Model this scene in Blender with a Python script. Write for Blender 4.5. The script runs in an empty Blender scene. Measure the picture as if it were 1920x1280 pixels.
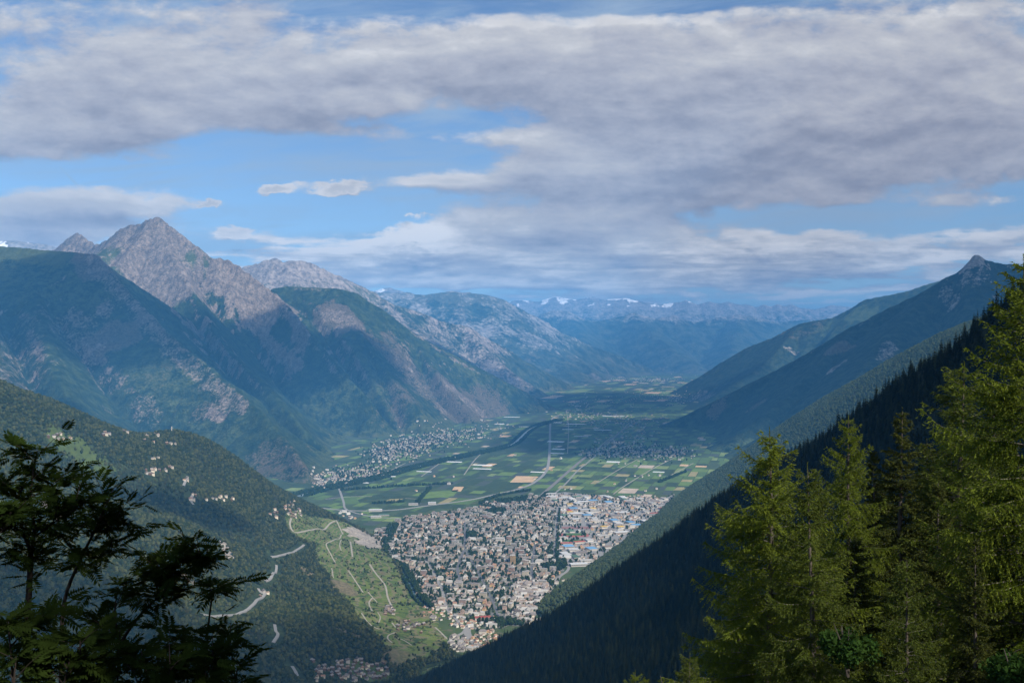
import bpy, math, random, time
import numpy as np
from mathutils import Vector, Matrix
T0 = time.time()
scene = bpy.context.scene
COL = scene.collection
rng = np.random.default_rng(7)
random.seed(7)
R = math.radians
# ------------------------------------------------------------------ camera
F = 35.0 / 36.0 * 1920.0            # focal length in photo pixels
cd = bpy.data.cameras.new('camera'); cd.lens = 35; cd.sensor_width = 36
cd.clip_start = 0.1; cd.clip_end = 200000
cam = bpy.data.objects.new('camera', cd); COL.objects.link(cam)
cam.location = (0, 0, 0); cam.rotation_euler = (R(90), 0, 0)
scene.camera = cam
# ------------------------------------------------------------------ light
SUN_AZ, SUN_EL = R(140), R(41)
SUN = np.array([math.sin(SUN_AZ)*math.cos(SUN_EL), math.cos(SUN_AZ)*math.cos(SUN_EL), math.sin(SUN_EL)])
ld = bpy.data.lights.new('sun', 'SUN'); ld.energy = 4.6; ld.angle = R(0.5); ld.color = (1.0, 0.93, 0.83)
sun = bpy.data.objects.new('sun', ld); COL.objects.link(sun)
sun.rotation_euler = Vector(SUN).to_track_quat('Z', 'Y').to_euler()
sun.location = (500, -300, 3000)
vs = scene.view_settings
vs.view_transform = 'Standard'; vs.look = 'None'; vs.gamma = 1.0; vs.exposure = 0.5; vs.use_curve_mapping = False
try:
    scene.cycles.use_denoising = True
    scene.cycles.max_bounces = 5; scene.cycles.diffuse_bounces = 3; scene.cycles.transparent_max_bounces = 12
    scene.cycles.volume_bounces = 0
    scene.cycles.sample_clamp_indirect = 5
except Exception:
    pass

class NB:
    """small helper that strings math nodes together"""
    def __init__(s, tree): s.t = tree; s.n = tree.nodes; s.l = tree.links
    def new(s, typ, **kw):
        n = s.n.new(typ)
        for k, v in kw.items(): setattr(n, k, v)
        return n
    def put(s, sock, v):
        if v is None: return
        if isinstance(v, bpy.types.NodeSocket): s.l.new(v, sock)
        else: sock.default_value = v
    def m(s, op, a, b=None, c=None, clamp=False):
        n = s.new('ShaderNodeMath', operation=op, use_clamp=clamp)
        for i, v in enumerate((a, b, c)): s.put(n.inputs[i], v)
        return n.outputs[0]
    def add(s, a, b): return s.m('ADD', a, b)
    def sub(s, a, b): return s.m('SUBTRACT', a, b)
    def mul(s, a, b): return s.m('MULTIPLY', a, b)
    def sstep(s, x, a, b, lo=0.0, hi=1.0):
        n = s.new('ShaderNodeMapRange', interpolation_type='SMOOTHSTEP')
        s.put(n.inputs[0], x); n.inputs[1].default_value = a; n.inputs[2].default_value = b
        n.inputs[3].default_value = lo; n.inputs[4].default_value = hi
        return n.outputs[0]
    def xyz(s, x, y, z):
        n = s.new('ShaderNodeCombineXYZ')
        for i, v in enumerate((x, y, z)): s.put(n.inputs[i], v)
        return n.outputs[0]
    def noise(s, vec, scale, detail=4, rough=0.55, dist=0.0, out=0):
        n = s.new('ShaderNodeTexNoise')
        s.put(n.inputs['Vector'], vec); n.inputs['Scale'].default_value = scale
        n.inputs['Detail'].default_value = detail; n.inputs['Roughness'].default_value = rough
        n.inputs['Distortion'].default_value = dist
        return n.outputs[out]
    def mix(s, f, a, b):
        n = s.new('ShaderNodeMix', data_type='RGBA')
        s.put(n.inputs[0], f); s.put(n.inputs[6], col4(a)); s.put(n.inputs[7], col4(b))
        return n.outputs[2]
    def ramp(s, f, stops):
        n = s.new('ShaderNodeValToRGB'); s.put(n.inputs[0], f)
        cr = n.color_ramp
        while len(cr.elements) < len(stops): cr.elements.new(0.5)
        for e, (p, c) in zip(cr.elements, stops): e.position = p; e.color = (*c, 1)
        return n.outputs[0]
def col4(c):
    if isinstance(c, (tuple, list)) and len(c) == 3: return (*c, 1.0)
    return c

# ------------------------------------------------------------------ sky (world): daylight sky with cloud decks
world = bpy.data.worlds.new('World'); scene.world = world; world.use_nodes = True
SKY_K = 0.1
def build_sky():
    t = world.node_tree; t.nodes.clear(); B = NB(t)
    out = B.new('ShaderNodeOutputWorld'); bg = B.new('ShaderNodeBackground'); bg.inputs[1].default_value = SKY_K
    t.links.new(bg.outputs[0], out.inputs[0])
    sky = B.new('ShaderNodeTexSky', sky_type='NISHITA'); sky.sun_disc = False
    sky.sun_elevation = SUN_EL; sky.sun_rotation = SUN_AZ; sky.altitude = 1500; sky.dust_density = 0.6; sky.ozone_density = 1.2
    tc = B.new('ShaderNodeTexCoord'); sp = B.new('ShaderNodeSeparateXYZ'); t.links.new(tc.outputs['Generated'], sp.inputs[0])
    X, Y, Z = sp.outputs
    yy = B.m('MAXIMUM', Y, 0.08)
    u = B.m('DIVIDE', X, yy); v = B.m('DIVIDE', Z, yy)
    blobs = [(230,25,420,45,.22),(300,140,480,90,.40),(90,255,300,50,.42),(520,205,260,46,.30),(1420,160,600,150,.50),(1230,330,420,70,.44),
             (1720,240,400,120,.36),(1100,420,330,42,.40),(880,95,320,62,.36),(1010,510,620,46,.34),(1650,480,500,44,.34),
             (60,425,230,50,.50),(240,390,260,12,.30),(775,450,85,24,.62),(636,356,50,15,.86),(512,355,34,12,.80),(392,381,14,5,.55),(772,402,22,7,.45),
             (440,434,30,11,.45),(1430,458,30,14,.3),(850,345,110,13,.26),(1000,305,130,18,.2),
             (640,292,330,36,-.60),(640,396,380,36,-.46),(1620,410,320,24,-.60),(1905,352,60,22,-.35),(1020,6,420,14,-.45),(200,338,330,18,-.48),(820,222,210,22,-.36),(1680,350,120,16,-.2)]
    wn = [B.sub(B.noise(B.xyz(B.mul(u, k), B.mul(v, k2), sd), 1.0, dt, 0.55), 0.5) for k, k2, sd, dt in ((5., 9., 9., 4), (5., 9., 19., 4), (45., 80., 29., 5), (45., 80., 39., 5))]
    def dens(u, v):
        vv = B.m('ADD', B.m('MAXIMUM', v, -0.02), 0.13)
        inv = B.m('DIVIDE', 1.0, vv)
        q = B.xyz(B.mul(u, inv), B.mul(inv, 0.9), 3.7)
        n1 = B.noise(q, 1.3, 9, 0.60, 0.25)
        n2 = B.noise(B.xyz(B.mul(u, 7.0), B.mul(v, 17.0), 1.3), 1.0, 9, 0.62, 0.1)
        n3 = B.noise(B.xyz(B.mul(u, 24.0), B.mul(v, 52.0), 5.1), 1.0, 6, 0.60, 0.3)
        n4 = B.noise(B.xyz(B.mul(u, 9.0), B.mul(v, 85.0), 7.7), 1.0, 6, 0.60, 0.4)
        big = (B.add(u, B.mul(wn[0], 0.13)), B.add(v, B.mul(wn[1], 0.05)))
        sml = (B.add(u, B.mul(wn[2], 0.055)), B.add(v, B.mul(wn[3], 0.030)))
        s = 0.30
        for (px, py, rx, ry, w) in blobs:
            uw, vw = big if rx > 100 else sml
            a = B.mul(B.sub(uw, (px-960)/F), F/rx); b = B.mul(B.sub(vw, (640-py)/F), F/ry)
            e = B.m('EXPONENT', B.mul(B.add(B.mul(a, a), B.mul(b, b)), -1.0))
            s = B.m('MULTIPLY_ADD', e, w, s)
        s = B.m('MULTIPLY_ADD', B.sub(n1, 0.5), 0.95, s)
        s = B.m('MULTIPLY_ADD', B.sub(n2, 0.5), 0.75, s)
        s = B.m('MULTIPLY_ADD', B.sub(n3, 0.5), 0.38, s)
        n6 = B.noise(B.xyz(B.mul(u, 17.0), B.mul(v, 24.0), 15.5), 1.0, 9, 0.66, 0.15)
        s = B.m('MULTIPLY_ADD', B.sub(n6, 0.5), 0.34, s)
        lowb = B.sstep(v, 0.085, 0.125, 1.0, 0.0)
        s = B.add(s, B.mul(lowb, B.m('MULTIPLY_ADD', B.sub(n4, 0.5), 1.35, 0.03)))
        return s
    d0 = dens(u, v)
    d1 = dens(B.add(u, 0.005), B.add(v, 0.014))
    cov = B.sstep(d0, 0.30, 0.56)
    rel = B.m('MINIMUM', B.sub(d0, d1), 0.30)
    thick = B.sstep(d0, 0.50, 1.05)
    br = B.add(B.add(0.55, B.mul(rel, 0.9)), B.mul(thick, -0.15))
    n5 = B.noise(B.xyz(B.mul(B.add(u, B.mul(v, .6)), 9.0), B.mul(v, 26.0), 11.0), 1.0, 5, 0.6, 0.5)
    br = B.m('MULTIPLY_ADD', B.sub(n5, 0.5), 0.60, br)
    n7 = B.noise(B.xyz(B.mul(u, 13.0), B.mul(v, 75.0), 21.0), 1.0, 7, 0.62, 0.3)
    br = B.m('MULTIPLY_ADD', B.mul(B.sub(n7, 0.5), B.sstep(v, 0.085, 0.13, 1.0, 0.0)), 1.2, br)
    low = B.sstep(v, 0.02, 0.14)
    br = B.m('ADD', br, B.mul(B.sub(1.0, low), 0.42), clamp=True)
    a = B.mul(B.sub(u, (785-960)/F), F/110); b = B.mul(B.sub(v, (640-445)/F), F/26)
    br = B.m('MULTIPLY_ADD', B.m('EXPONENT', B.mul(B.add(B.mul(a, a), B.mul(b, b)), -1.0)), 0.30, br, clamp=True)
    K = 1.0 / SKY_K
    cc = B.ramp(br, [(0.0, (.165,.172,.215)), (0.28, (.250,.255,.305)), (0.50, (.355,.355,.395)), (0.70, (.46,.455,.465)), (1.0, (.74,.715,.69))])
    vm = B.new('ShaderNodeVectorMath', operation='SCALE'); t.links.new(cc, vm.inputs[0]); vm.inputs[3].default_value = K
    # thin high cirrus over the blue
    ci = B.noise(B.xyz(B.mul(u, 5.0), B.mul(B.add(v, B.mul(u, -0.06)), 30.0), 2.0), 1.0, 6, 0.6, 0.6)
    cif = B.mul(B.sstep(ci, 0.36, 0.70), 0.72)
    tint = B.new('ShaderNodeMix', data_type='RGBA', blend_type='MULTIPLY'); tint.inputs[0].default_value = 1
    t.links.new(sky.outputs[0], tint.inputs[6]); tint.inputs[7].default_value = (0.72, 0.81, 0.91, 1)
    # contrail
    ax, ay, bx, by = 107, 308, 172, 375
    ca, sa = (bx-ax)/math.hypot(bx-ax, by-ay), (by-ay)/math.hypot(bx-ax, by-ay)
    pu = B.m('MULTIPLY_ADD', u, F, 960.0 - ax); pv = B.m('MULTIPLY_ADD', v, -F, 640.0 - ay)
    al = B.add(B.mul(pu, ca), B.mul(pv, sa)); ac = B.sub(B.mul(pu, -sa), B.mul(pv, -ca))
    ct = B.mul(B.m('EXPONENT', B.mul(B.mul(ac, ac), -0.09)), B.mul(B.sstep(al, -3, 12), B.sstep(al, 60, 105, 1.0, 0.0)))
    cif = B.m('MAXIMUM', cif, B.mul(ct, 0.5))
    veil = B.mix(cif, tint.outputs[2], (.30*K, .38*K, .48*K))
    fin = B.mix(cov, veil, vm.outputs[0])
    t.links.new(fin, bg.inputs[0])
build_sky()
try: world.cycles.sampling_method = 'MANUAL'; world.cycles.sample_map_resolution = 512
except Exception: pass

# ------------------------------------------------------------------ helpers
FLOOR = -1030.0
def P(px, py, Y): return np.array([(px-960)/F*Y, Y, (640-py)/F*Y])
def fl(px, py, z=FLOOR):
    Y = -z*F/(py-640.0)
    return np.array([(px-960)/F*Y, Y, z])
def proj(p):
    p = np.asarray(p); return 960 + F*p[...,0]/p[...,1], 640 - F*p[...,2]/p[...,1]
def tag(o, label=None, cat=None, group=None, kind=None):
    if label: o['label'] = label
    if cat: o['category'] = cat
    if group: o['group'] = group
    if kind: o['kind'] = kind
    return o
def link(name, data, parent=None, loc=None, rz=0.0, scale=None):
    o = bpy.data.objects.new(name, data); COL.objects.link(o)
    if parent is not None: o.parent = parent
    if loc is not None: o.location = loc
    if rz: o.rotation_euler = (0, 0, rz)
    if scale is not None: o.scale = scale
    return o
def mk(name, V, faces=(), mats=(), midx=None, smooth=False, attrs=None):
    """mesh from numpy: faces = list of (n,3)/(n,4) index arrays"""
    V = np.asarray(V, dtype=np.float32)
    me = bpy.data.meshes.new(name)
    fs = [np.asarray(f, dtype=np.int32) for f in faces if len(f)]
    me.vertices.add(len(V)); me.vertices.foreach_set('co', V.ravel())
    if fs:
        loops = np.concatenate([f.ravel() for f in fs])
        cnt = np.concatenate([np.full(len(f), f.shape[1], dtype=np.int32) for f in fs])
        st = np.concatenate([[0], np.cumsum(cnt)[:-1]]).astype(np.int32)
        me.loops.add(len(loops)); me.loops.foreach_set('vertex_index', loops)
        me.polygons.add(len(cnt)); me.polygons.foreach_set('loop_start', st); me.polygons.foreach_set('loop_total', cnt)
        if midx is not None: me.polygons.foreach_set('material_index', np.asarray(midx, dtype=np.int32))
        me.polygons.foreach_set('use_smooth', np.full(len(cnt), bool(smooth)))
    for m in (mats if isinstance(mats, (list, tuple)) else [mats]): me.materials.append(m)
    for k, (dom, typ, arr) in (attrs or {}).items():
        a = me.attributes.new(k, typ, dom)
        a.data.foreach_set({'FLOAT_COLOR': 'color', 'FLOAT': 'value', 'INT': 'value'}[typ], np.ascontiguousarray(arr, dtype=np.int32 if typ == 'INT' else np.float32).ravel())
    me.update(calc_edges=True)
    return me
def sm(x, a, b):
    t = np.clip((x-a)/(b-a), 0, 1); return t*t*(3-2*t)
def hsh(ix, iy, seed):
    h = (ix.astype(np.int64)*374761393 + iy.astype(np.int64)*668265263 + seed*974711) & 0x7fffffff
    h = ((h ^ (h >> 13))*1274126177) & 0x7fffffff
    return (h ^ (h >> 16)) & 0xffff
def gnoise(x, y, seed=0):
    ix = np.floor(x); iy = np.floor(y); fx = x-ix; fy = y-iy
    ux = fx*fx*fx*(fx*(fx*6-15)+10); uy = fy*fy*fy*(fy*(fy*6-15)+10)
    def g(dx, dy):
        a = hsh(ix+dx, iy+dy, seed)*(2*math.pi/65536.0)
        return np.cos(a)*(fx-dx)+np.sin(a)*(fy-dy)
    n = (g(0,0)*(1-ux)+g(1,0)*ux)*(1-uy)+(g(0,1)*(1-ux)+g(1,1)*ux)*uy
    return n*1.41
def fbm(x, y, octs=5, seed=0, gain=0.5, ridged=False):
    s = 0; a = 1.0; tot = 0
    for o in range(octs):
        n = gnoise(x, y, seed+o*17)
        s = s + a*((1-2*np.abs(n)) if ridged else n); tot += a; a *= gain; x = x*2.03+13.7; y = y*2.03-7.1
    return s/tot
def polydist(X, Yg, pts):
    """distance to a 3D polyline in plan, with interpolated height"""
    best = np.full(X.shape, 1e12); zz = np.zeros(X.shape)
    pts = np.asarray(pts)
    for a, b in zip(pts[:-1], pts[1:]):
        d = b[:2]-a[:2]; L2 = float(d@d)+1e-9
        t = np.clip(((X-a[0])*d[0]+(Yg-a[1])*d[1])/L2, 0, 1)
        dd = (X-a[0]-t*d[0])**2+(Yg-a[1]-t*d[1])**2
        m = dd < best
        best = np.where(m, dd, best); zz = np.where(m, a[2]+t*(b[2]-a[2]), zz)
    return np.sqrt(best), zz
def inpoly(x, y, poly):
    r = np.zeros(np.shape(x), bool); n = len(poly); j = n-1
    for i in range(n):
        xi, yi = poly[i][0], poly[i][1]; xj, yj = poly[j][0], poly[j][1]
        c = ((yi > y) != (yj > y)) & (x < (xj-xi)*(y-yi)/(yj-yi+1e-12)+xi)
        r ^= c; j = i
    return r
ORDW = ['leftmost', 'second', 'third', 'fourth', 'fifth', 'sixth', 'seventh', 'eighth', 'ninth', 'tenth', 'eleventh', 'twelfth', 'thirteenth', 'fourteenth']
def uniq(items):
    """items: (label, picture x, distance) -> labels where look-alikes are told apart by row and order from the left"""
    out = [i[0] for i in items]
    def split(idx, pre):
        n = len(idx)
        if n == 1: 
            if pre: out[idx[0]] = pre+' '+out[idx[0]]
            return
        if n > len(ORDW):
            if pre.count(' ') >= 2: return
            s = sorted(idx, key=lambda i: items[i][2]); h = (n+1)//2
            a, b = ('nearer', 'farther') if not pre else (('front-row', 'second-row') if pre == 'nearer' else ('third-row', 'fourth-row'))
            if pre in ('', 'nearer', 'farther'): split(s[:h], a); split(s[h:], b)
            return
        for k, i in enumerate(sorted(idx, key=lambda i: items[i][1])):
            w = ORDW[k] if k == 0 else ('rightmost' if k == n-1 else ORDW[k]+' from left')
            out[i] = (w+' '+pre).strip()+' '+out[i]
    g = {}
    for k, i in enumerate(items): g.setdefault(i[0], []).append(k)
    for idx in g.values(): split(idx, '')
    return [' '.join(o.split()[:16]) for o in out]
class Patch:
    def __init__(s, x0, x1, y0, y1, dx):
        s.x0, s.y0, s.dx = x0, y0, dx
        s.xs = np.arange(x0, x1+dx*.5, dx); s.ys = np.arange(y0, y1+dx*.5, dx)
        s.X, s.Y = np.meshgrid(s.xs, s.ys); s.z = np.full(s.X.shape, FLOOR-60.0)
    def at(s, x, y, arr=None):
        arr = s.z if arr is None else arr
        fx = (np.asarray(x, float)-s.x0)/s.dx; fy = (np.asarray(y, float)-s.y0)/s.dx
        ok = (fx >= 0) & (fy >= 0) & (fx <= len(s.xs)-1) & (fy <= len(s.ys)-1)
        fx = np.clip(fx, 0, len(s.xs)-1.001); fy = np.clip(fy, 0, len(s.ys)-1.001)
        i = fx.astype(int); j = fy.astype(int); fx -= i; fy -= j
        v = (arr[j,i]*(1-fx)+arr[j,i+1]*fx)*(1-fy)+(arr[j+1,i]*(1-fx)+arr[j+1,i+1]*fx)*fy
        return np.where(ok, v, FLOOR-60.0)
    def hit(s, px, py, y0=None, y1=None, step=12.0):
        Ys = np.arange(y0 or max(s.y0, 20), y1 or s.ys[-1], step)
        x = (px-960)/F*Ys; z = (640-py)/F*Ys
        h = np.maximum(s.at(x, Ys), FLOOR)
        k = np.nonzero(h >= z)[0]
        if not len(k): return None
        k = k[0]
        return np.array([x[k], Ys[k], h[k]])
    def upsample(s, k=2):
        if hasattr(s, 'flow'):
            f = s.flow; ny, nx = f.shape; g = np.zeros((ny*2-1, nx*2-1)); g[::2, ::2] = f; g[1::2, ::2] = np.maximum(f[1:], f[:-1])*.9; g[:, 1::2] = (g[:, :-2:2]+g[:, 2::2])/2; s.flow = g
        for _ in range(k-1):
            z = s.z; ny, nx = z.shape
            w = np.zeros((ny, nx*2-1)); w[:, ::2] = z
            zp = np.pad(z, ((0,0),(1,1)), mode='edge')
            w[:, 1::2] = (-zp[:, :-3]+9*zp[:, 1:-2]+9*zp[:, 2:-1]-zp[:, 3:])/16
            h = np.zeros((ny*2-1, nx*2-1)); h[::2] = w
            wp = np.pad(w, ((1,1),(0,0)), mode='edge')
            h[1::2] = (-wp[:-3]+9*wp[1:-2]+9*wp[2:-1]-wp[3:])/16
            s.z = h; s.dx /= 2
            s.xs = s.x0+np.arange(h.shape[1])*s.dx; s.ys = s.y0+np.arange(h.shape[0])*s.dx
            s.X, s.Y = np.meshgrid(s.xs, s.ys)
    def slope(s):
        gy, gx = np.gradient(s.z, s.dx); return np.hypot(gx, gy), gx, gy
    def build(s, name, mat, mask, kind='structure', label=None, cat=None, cut=FLOOR-25):
        ny, nx = s.z.shape
        idx = np.arange(ny*nx).reshape(ny, nx)
        keep = np.maximum.reduce([s.z[:-1,:-1], s.z[1:,:-1], s.z[:-1,1:], s.z[1:,1:]]) > cut
        q = np.stack([idx[:-1,:-1], idx[:-1,1:], idx[1:,1:], idx[1:,:-1]], -1)[keep]
        used = np.zeros(ny*nx, bool); used[q.ravel()] = True
        remap = np.cumsum(used)-1
        V = np.stack([s.X, s.Y, s.z], -1).reshape(-1, 3)[used]
        me = mk(name, V, [remap[q]], mat, smooth=True, attrs={'mask': ('POINT', 'FLOAT_COLOR', mask.reshape(-1, 4)[used])} if mask is not None else None)
        o = link(name, me); tag(o, label, cat, kind=kind); return o
def erode(p, fixed, iters=22, K=0.5, m=0.42, talus=1.25):
    """stream-power erosion on the patch's grid: carves a dendritic valley net"""
    ny, nx = p.z.shape; dx = p.dx; z = p.z.copy(); base = z < FLOOR+1
    offs = [(-1,-1),(-1,0),(-1,1),(0,-1),(0,1),(1,-1),(1,0),(1,1)]
    N = ny*nx; ids = np.arange(N).reshape(ny, nx)
    hold = (fixed | base).ravel()
    for it in range(iters):
        zp = np.pad(z, 1, mode='edge'); best = np.zeros((ny, nx)); rec = ids.copy(); dist = np.full((ny, nx), dx)
        for dy_, dx_ in offs:
            d = dx*math.hypot(dy_, dx_)
            nb = zp[1+dy_:1+dy_+ny, 1+dx_:1+dx_+nx]
            sl = (z-nb)/d
            m_ = sl > best
            jj = np.clip(np.arange(ny)+dy_, 0, ny-1)[:, None]*nx+np.clip(np.arange(nx)+dx_, 0, nx-1)[None, :]
            rec = np.where(m_, jj, rec); best = np.where(m_, sl, best); dist = np.where(m_, d, dist)
        zf = z.ravel(); order = np.argsort(zf); r = rec.ravel().tolist()
        A = [1.0]*N
        for i in order[::-1].tolist():
            ri = r[i]
            if ri != i: A[ri] += A[i]
        f = K*(np.array(A))**m/dist.ravel()*dx/6.0
        f[hold] = 0
        fl_ = f.tolist(); zl = zf.tolist()
        for i in order.tolist():
            ri = r[i]
            if ri != i and fl_[i] > 0: zl[i] = (zl[i]+fl_[i]*zl[ri])/(1+fl_[i])
        z = np.array(zl).reshape(ny, nx)
        # thermal smoothing beyond the talus slope
        p.flow = np.log(np.array(A)).reshape(ny, nx)
        for _ in range(2):
            zp = np.pad(z, 1, mode='edge'); av = (zp[:-2,1:-1]+zp[2:,1:-1]+zp[1:-1,:-2]+zp[1:-1,2:])/4
            gy, gx = np.gradient(z, dx); sl = np.hypot(gx, gy)
            w = np.where(hold.reshape(ny, nx), 0.0, np.clip((sl-talus)*0.8, 0.02, 0.5))
            z = z*(1-w)+av*w
    p.z = z
def box_blur(z, r):
    for ax in (0, 1):
        p = np.pad(z, [(r+1, r) if a == ax else (0, 0) for a in (0, 1)], mode='edge'); c = np.cumsum(p, axis=ax)
        z = (np.take(c, range(2*r+1, c.shape[ax]), ax)-np.take(c, range(0, c.shape[ax]-2*r-1), ax))/(2*r+1)
    return z
def ribs(p, m, amt=.62, lo=5, hi=16, r=5, smin=.75):
    sl, _, _ = p.slope(); d = p.z-box_blur(p.z, r)
    k = sm(d, lo, hi)*sm(sl, smin, smin+.4)*sm(p.z, FLOOR+200, FLOOR+700)*sm(fbm(p.X/800, p.Y/800, 3, 301), -.35, .15)
    m[..., 0] = np.maximum(m[..., 0], amt*k)
def rbf(ctrl, X, Y, c=150.0):
    C = np.asarray(ctrl, float); n = len(C)
    def ph(a, b): return -np.sqrt(a*a+b*b+c*c)
    A = np.zeros((n+3, n+3)); A[:n,:n] = ph(C[:,None,0]-C[None,:,0], C[:,None,1]-C[None,:,1])
    Pm = np.c_[np.ones(n), C[:,0]/1000, C[:,1]/1000]; A[:n,n:] = Pm; A[n:,:n] = Pm.T
    A[:n,:n] += np.eye(n)*-2.0
    s = np.linalg.solve(A, np.r_[C[:,2], 0, 0, 0])
    out = s[n]+s[n+1]*X/1000+s[n+2]*Y/1000
    for i in range(n): out = out+s[i]*ph(X-C[i,0], Y-C[i,1])
    return out
# ------------------------------------------------------------------ materials
def mat(name, col, rough=0.9, spec=0.2, var=0.0, vscale=1.0, bump=0.0):
    m = bpy.data.materials.new(name); m.use_nodes = True; t = m.node_tree; B = NB(t)
    bs = t.nodes['Principled BSDF']; bs.inputs['Roughness'].default_value = rough; bs.inputs['Specular IOR Level'].default_value = spec
    bs.inputs['Base Color'].default_value = (*col, 1)
    if var > 0:
        tc = B.new('ShaderNodeTexCoord'); oi = B.new('ShaderNodeObjectInfo')
        n = B.noise(tc.outputs['Object'], vscale, 4, 0.6)
        f = B.add(B.mul(B.sub(n, 0.5), 1.6), B.mul(B.sub(oi.outputs['Random'], 0.5), 1.0))
        hsv = B.new('ShaderNodeHueSaturation'); hsv.inputs['Color'].default_value = (*col, 1)
        t.links.new(B.m('MULTIPLY_ADD', f, var, 1.0), hsv.inputs['Value'])
        t.links.new(hsv.outputs[0], bs.inputs['Base Color'])
    return m
def leafmat(name, c1, c2, trans=0.3, nscale=0.6, rnd=0.5):
    """leaves: hue varies over the crown and between plants; some light passes through"""
    m = bpy.data.materials.new(name); m.use_nodes = True; t = m.node_tree; B = NB(t); t.nodes.clear()
    tc = B.new('ShaderNodeTexCoord'); oi = B.new('ShaderNodeObjectInfo')
    n = B.noise(tc.outputs['Object'], nscale, 3, 0.6)
    f = B.m('ADD', B.m('MULTIPLY_ADD', B.sub(n, 0.5), 2.2, 0.5), B.mul(B.sub(oi.outputs['Random'], 0.5), rnd*2), clamp=True)
    c = B.mix(f, c1, c2)
    d = B.new('ShaderNodeBsdfDiffuse'); t.links.new(c, d.inputs[0])
    o = B.new('ShaderNodeOutputMaterial')
    if trans > 0:
        tr = B.new('ShaderNodeBsdfTranslucent'); t.links.new(c, tr.inputs[0])
        mx = B.new('ShaderNodeMixShader'); mx.inputs[0].default_value = trans
        t.links.new(d.outputs[0], mx.inputs[1]); t.links.new(tr.outputs[0], mx.inputs[2]); t.links.new(mx.outputs[0], o.inputs[0])
    else: t.links.new(d.outputs[0], o.inputs[0])
    return m
def terrain_mat(name, forest, forest2, meadow, brown, rock, rock2, size=1.0, bumpd=15.0, brk=0.55):
    """mask: R rock, G meadow, B dry grass, A snow; noise breaks the borders"""
    m = bpy.data.materials.new(name); m.use_nodes = True; t = m.node_tree; B = NB(t)
    bs = t.nodes['Principled BSDF']; bs.inputs['Roughness'].default_value = 0.95; bs.inputs['Specular IOR Level'].default_value = 0.05
    at = B.new('ShaderNodeAttribute', attribute_name='mask'); sp = B.new('ShaderNodeSeparateColor'); t.links.new(at.outputs['Color'], sp.inputs[0])
    geo = B.new('ShaderNodeNewGeometry'); pos = geo.outputs['Position']
    def sc(k):
        v = B.new('ShaderNodeVectorMath', operation='SCALE'); t.links.new(pos, v.inputs[0]); v.inputs[3].default_value = k/size; return v.outputs[0]
    n_big = B.noise(sc(1/420.0), 1.0, 6, 0.62); n_mid = B.noise(sc(1/90.0), 1.0, 6, 0.65); n_fine = B.noise(sc(1/22.0), 1.0, 4, 0.6)
    c = B.mix(B.sstep(n_mid, 0.35, 0.65), forest, forest2)
    brkn = B.add(B.add(B.mul(B.sub(n_big, 0.5), brk*0.9), B.mul(B.sub(n_mid, 0.5), brk*1.5)), B.mul(B.sub(n_fine, 0.5), brk*1.3))
    def layer(c, msk, colr, lo=0.36, hi=0.66):
        return B.mix(B.sstep(B.add(msk, brkn), lo, hi), c, colr)
    mcol = B.mix(B.sstep(n_fine, 0.35, 0.65), meadow, tuple(x*0.7 for x in meadow))
    c = layer(c, sp.outputs[1], mcol)
    bcol = B.mix(B.sstep(n_mid, 0.4, 0.6), brown, tuple(x*0.65 for x in brown))
    c = layer(c, sp.outputs[2], bcol)
    st = B.noise(B.xyz(*[B.mul(s_, k/size) for s_, k in zip(sep(B, pos), (1/45.0, 1/45.0, 1/320.0))]), 1.0, 5, 0.65)
    rcol = B.mix(B.sstep(st, 0.34, 0.66), rock, rock2)
    c = layer(c, sp.outputs[0], rcol, 0.36, 0.66)
    c = layer(c, at.outputs['Alpha'], (0.82, 0.84, 0.88), 0.45, 0.55)
    hv = B.new('ShaderNodeHueSaturation'); t.links.new(c, hv.inputs['Color']); t.links.new(B.m('MULTIPLY_ADD', B.sub(B.add(B.mul(n_fine, .6), B.mul(n_mid, .4)), .5), 3.4, 1.0, clamp=False), hv.inputs['Value'])
    t.links.new(hv.outputs[0], bs.inputs['Base Color'])
    bp = B.new('ShaderNodeBump'); bp.inputs['Strength'].default_value = 0.9; bp.inputs['Distance'].default_value = bumpd*size
    t.links.new(B.add(n_mid, B.mul(n_fine, 0.8)), bp.inputs['Height']); t.links.new(bp.outputs[0], bs.inputs['Normal'])
    return m
def sep(B, v):
    s = B.new('ShaderNodeSeparateXYZ'); B.l.new(v, s.inputs[0]); return s.outputs
# ------------------------------------------------------------------ ground: one sheet to the horizon
def ground_mat():
    m = bpy.data.materials.new('ground_earth'); m.use_nodes = True; t = m.node_tree; B = NB(t)
    bs = t.nodes['Principled BSDF']; bs.inputs['Roughness'].default_value = 0.95; bs.inputs['Specular IOR Level'].default_value = 0.05
    geo = B.new('ShaderNodeNewGeometry'); pos = geo.outputs['Position']
    def sc(k):
        v = B.new('ShaderNodeVectorMath', operation='SCALE'); t.links.new(pos, v.inputs[0]); v.inputs[3].default_value = k; return v.outputs[0]
    n1 = B.noise(sc(1/260.0), 1.0, 5, 0.6); n2 = B.noise(sc(1/38.0), 1.0, 4, 0.6)
    c = B.mix(B.sstep(n1, .38, .62), (.045, .075, .028), (.075, .105, .040))
    c = B.mix(B.sstep(n2, .5, .7), c, (.13, .12, .075))
    t.links.new(c, bs.inputs['Base Color']); return m
gx = np.linspace(-42000, 46000, 45); gy = np.linspace(-6000, 62000, 35)
GX, GY = np.meshgrid(gx, gy); gi = np.arange(GX.size).reshape(GX.shape)
me = mk('ground', np.stack([GX, GY, np.full(GX.shape, FLOOR)], -1).reshape(-1, 3),
        [np.stack([gi[:-1,:-1], gi[:-1,1:], gi[1:,1:], gi[1:,:-1]], -1).reshape(-1, 4)], ground_mat())
tag(link('ground', me), kind='structure')

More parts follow.
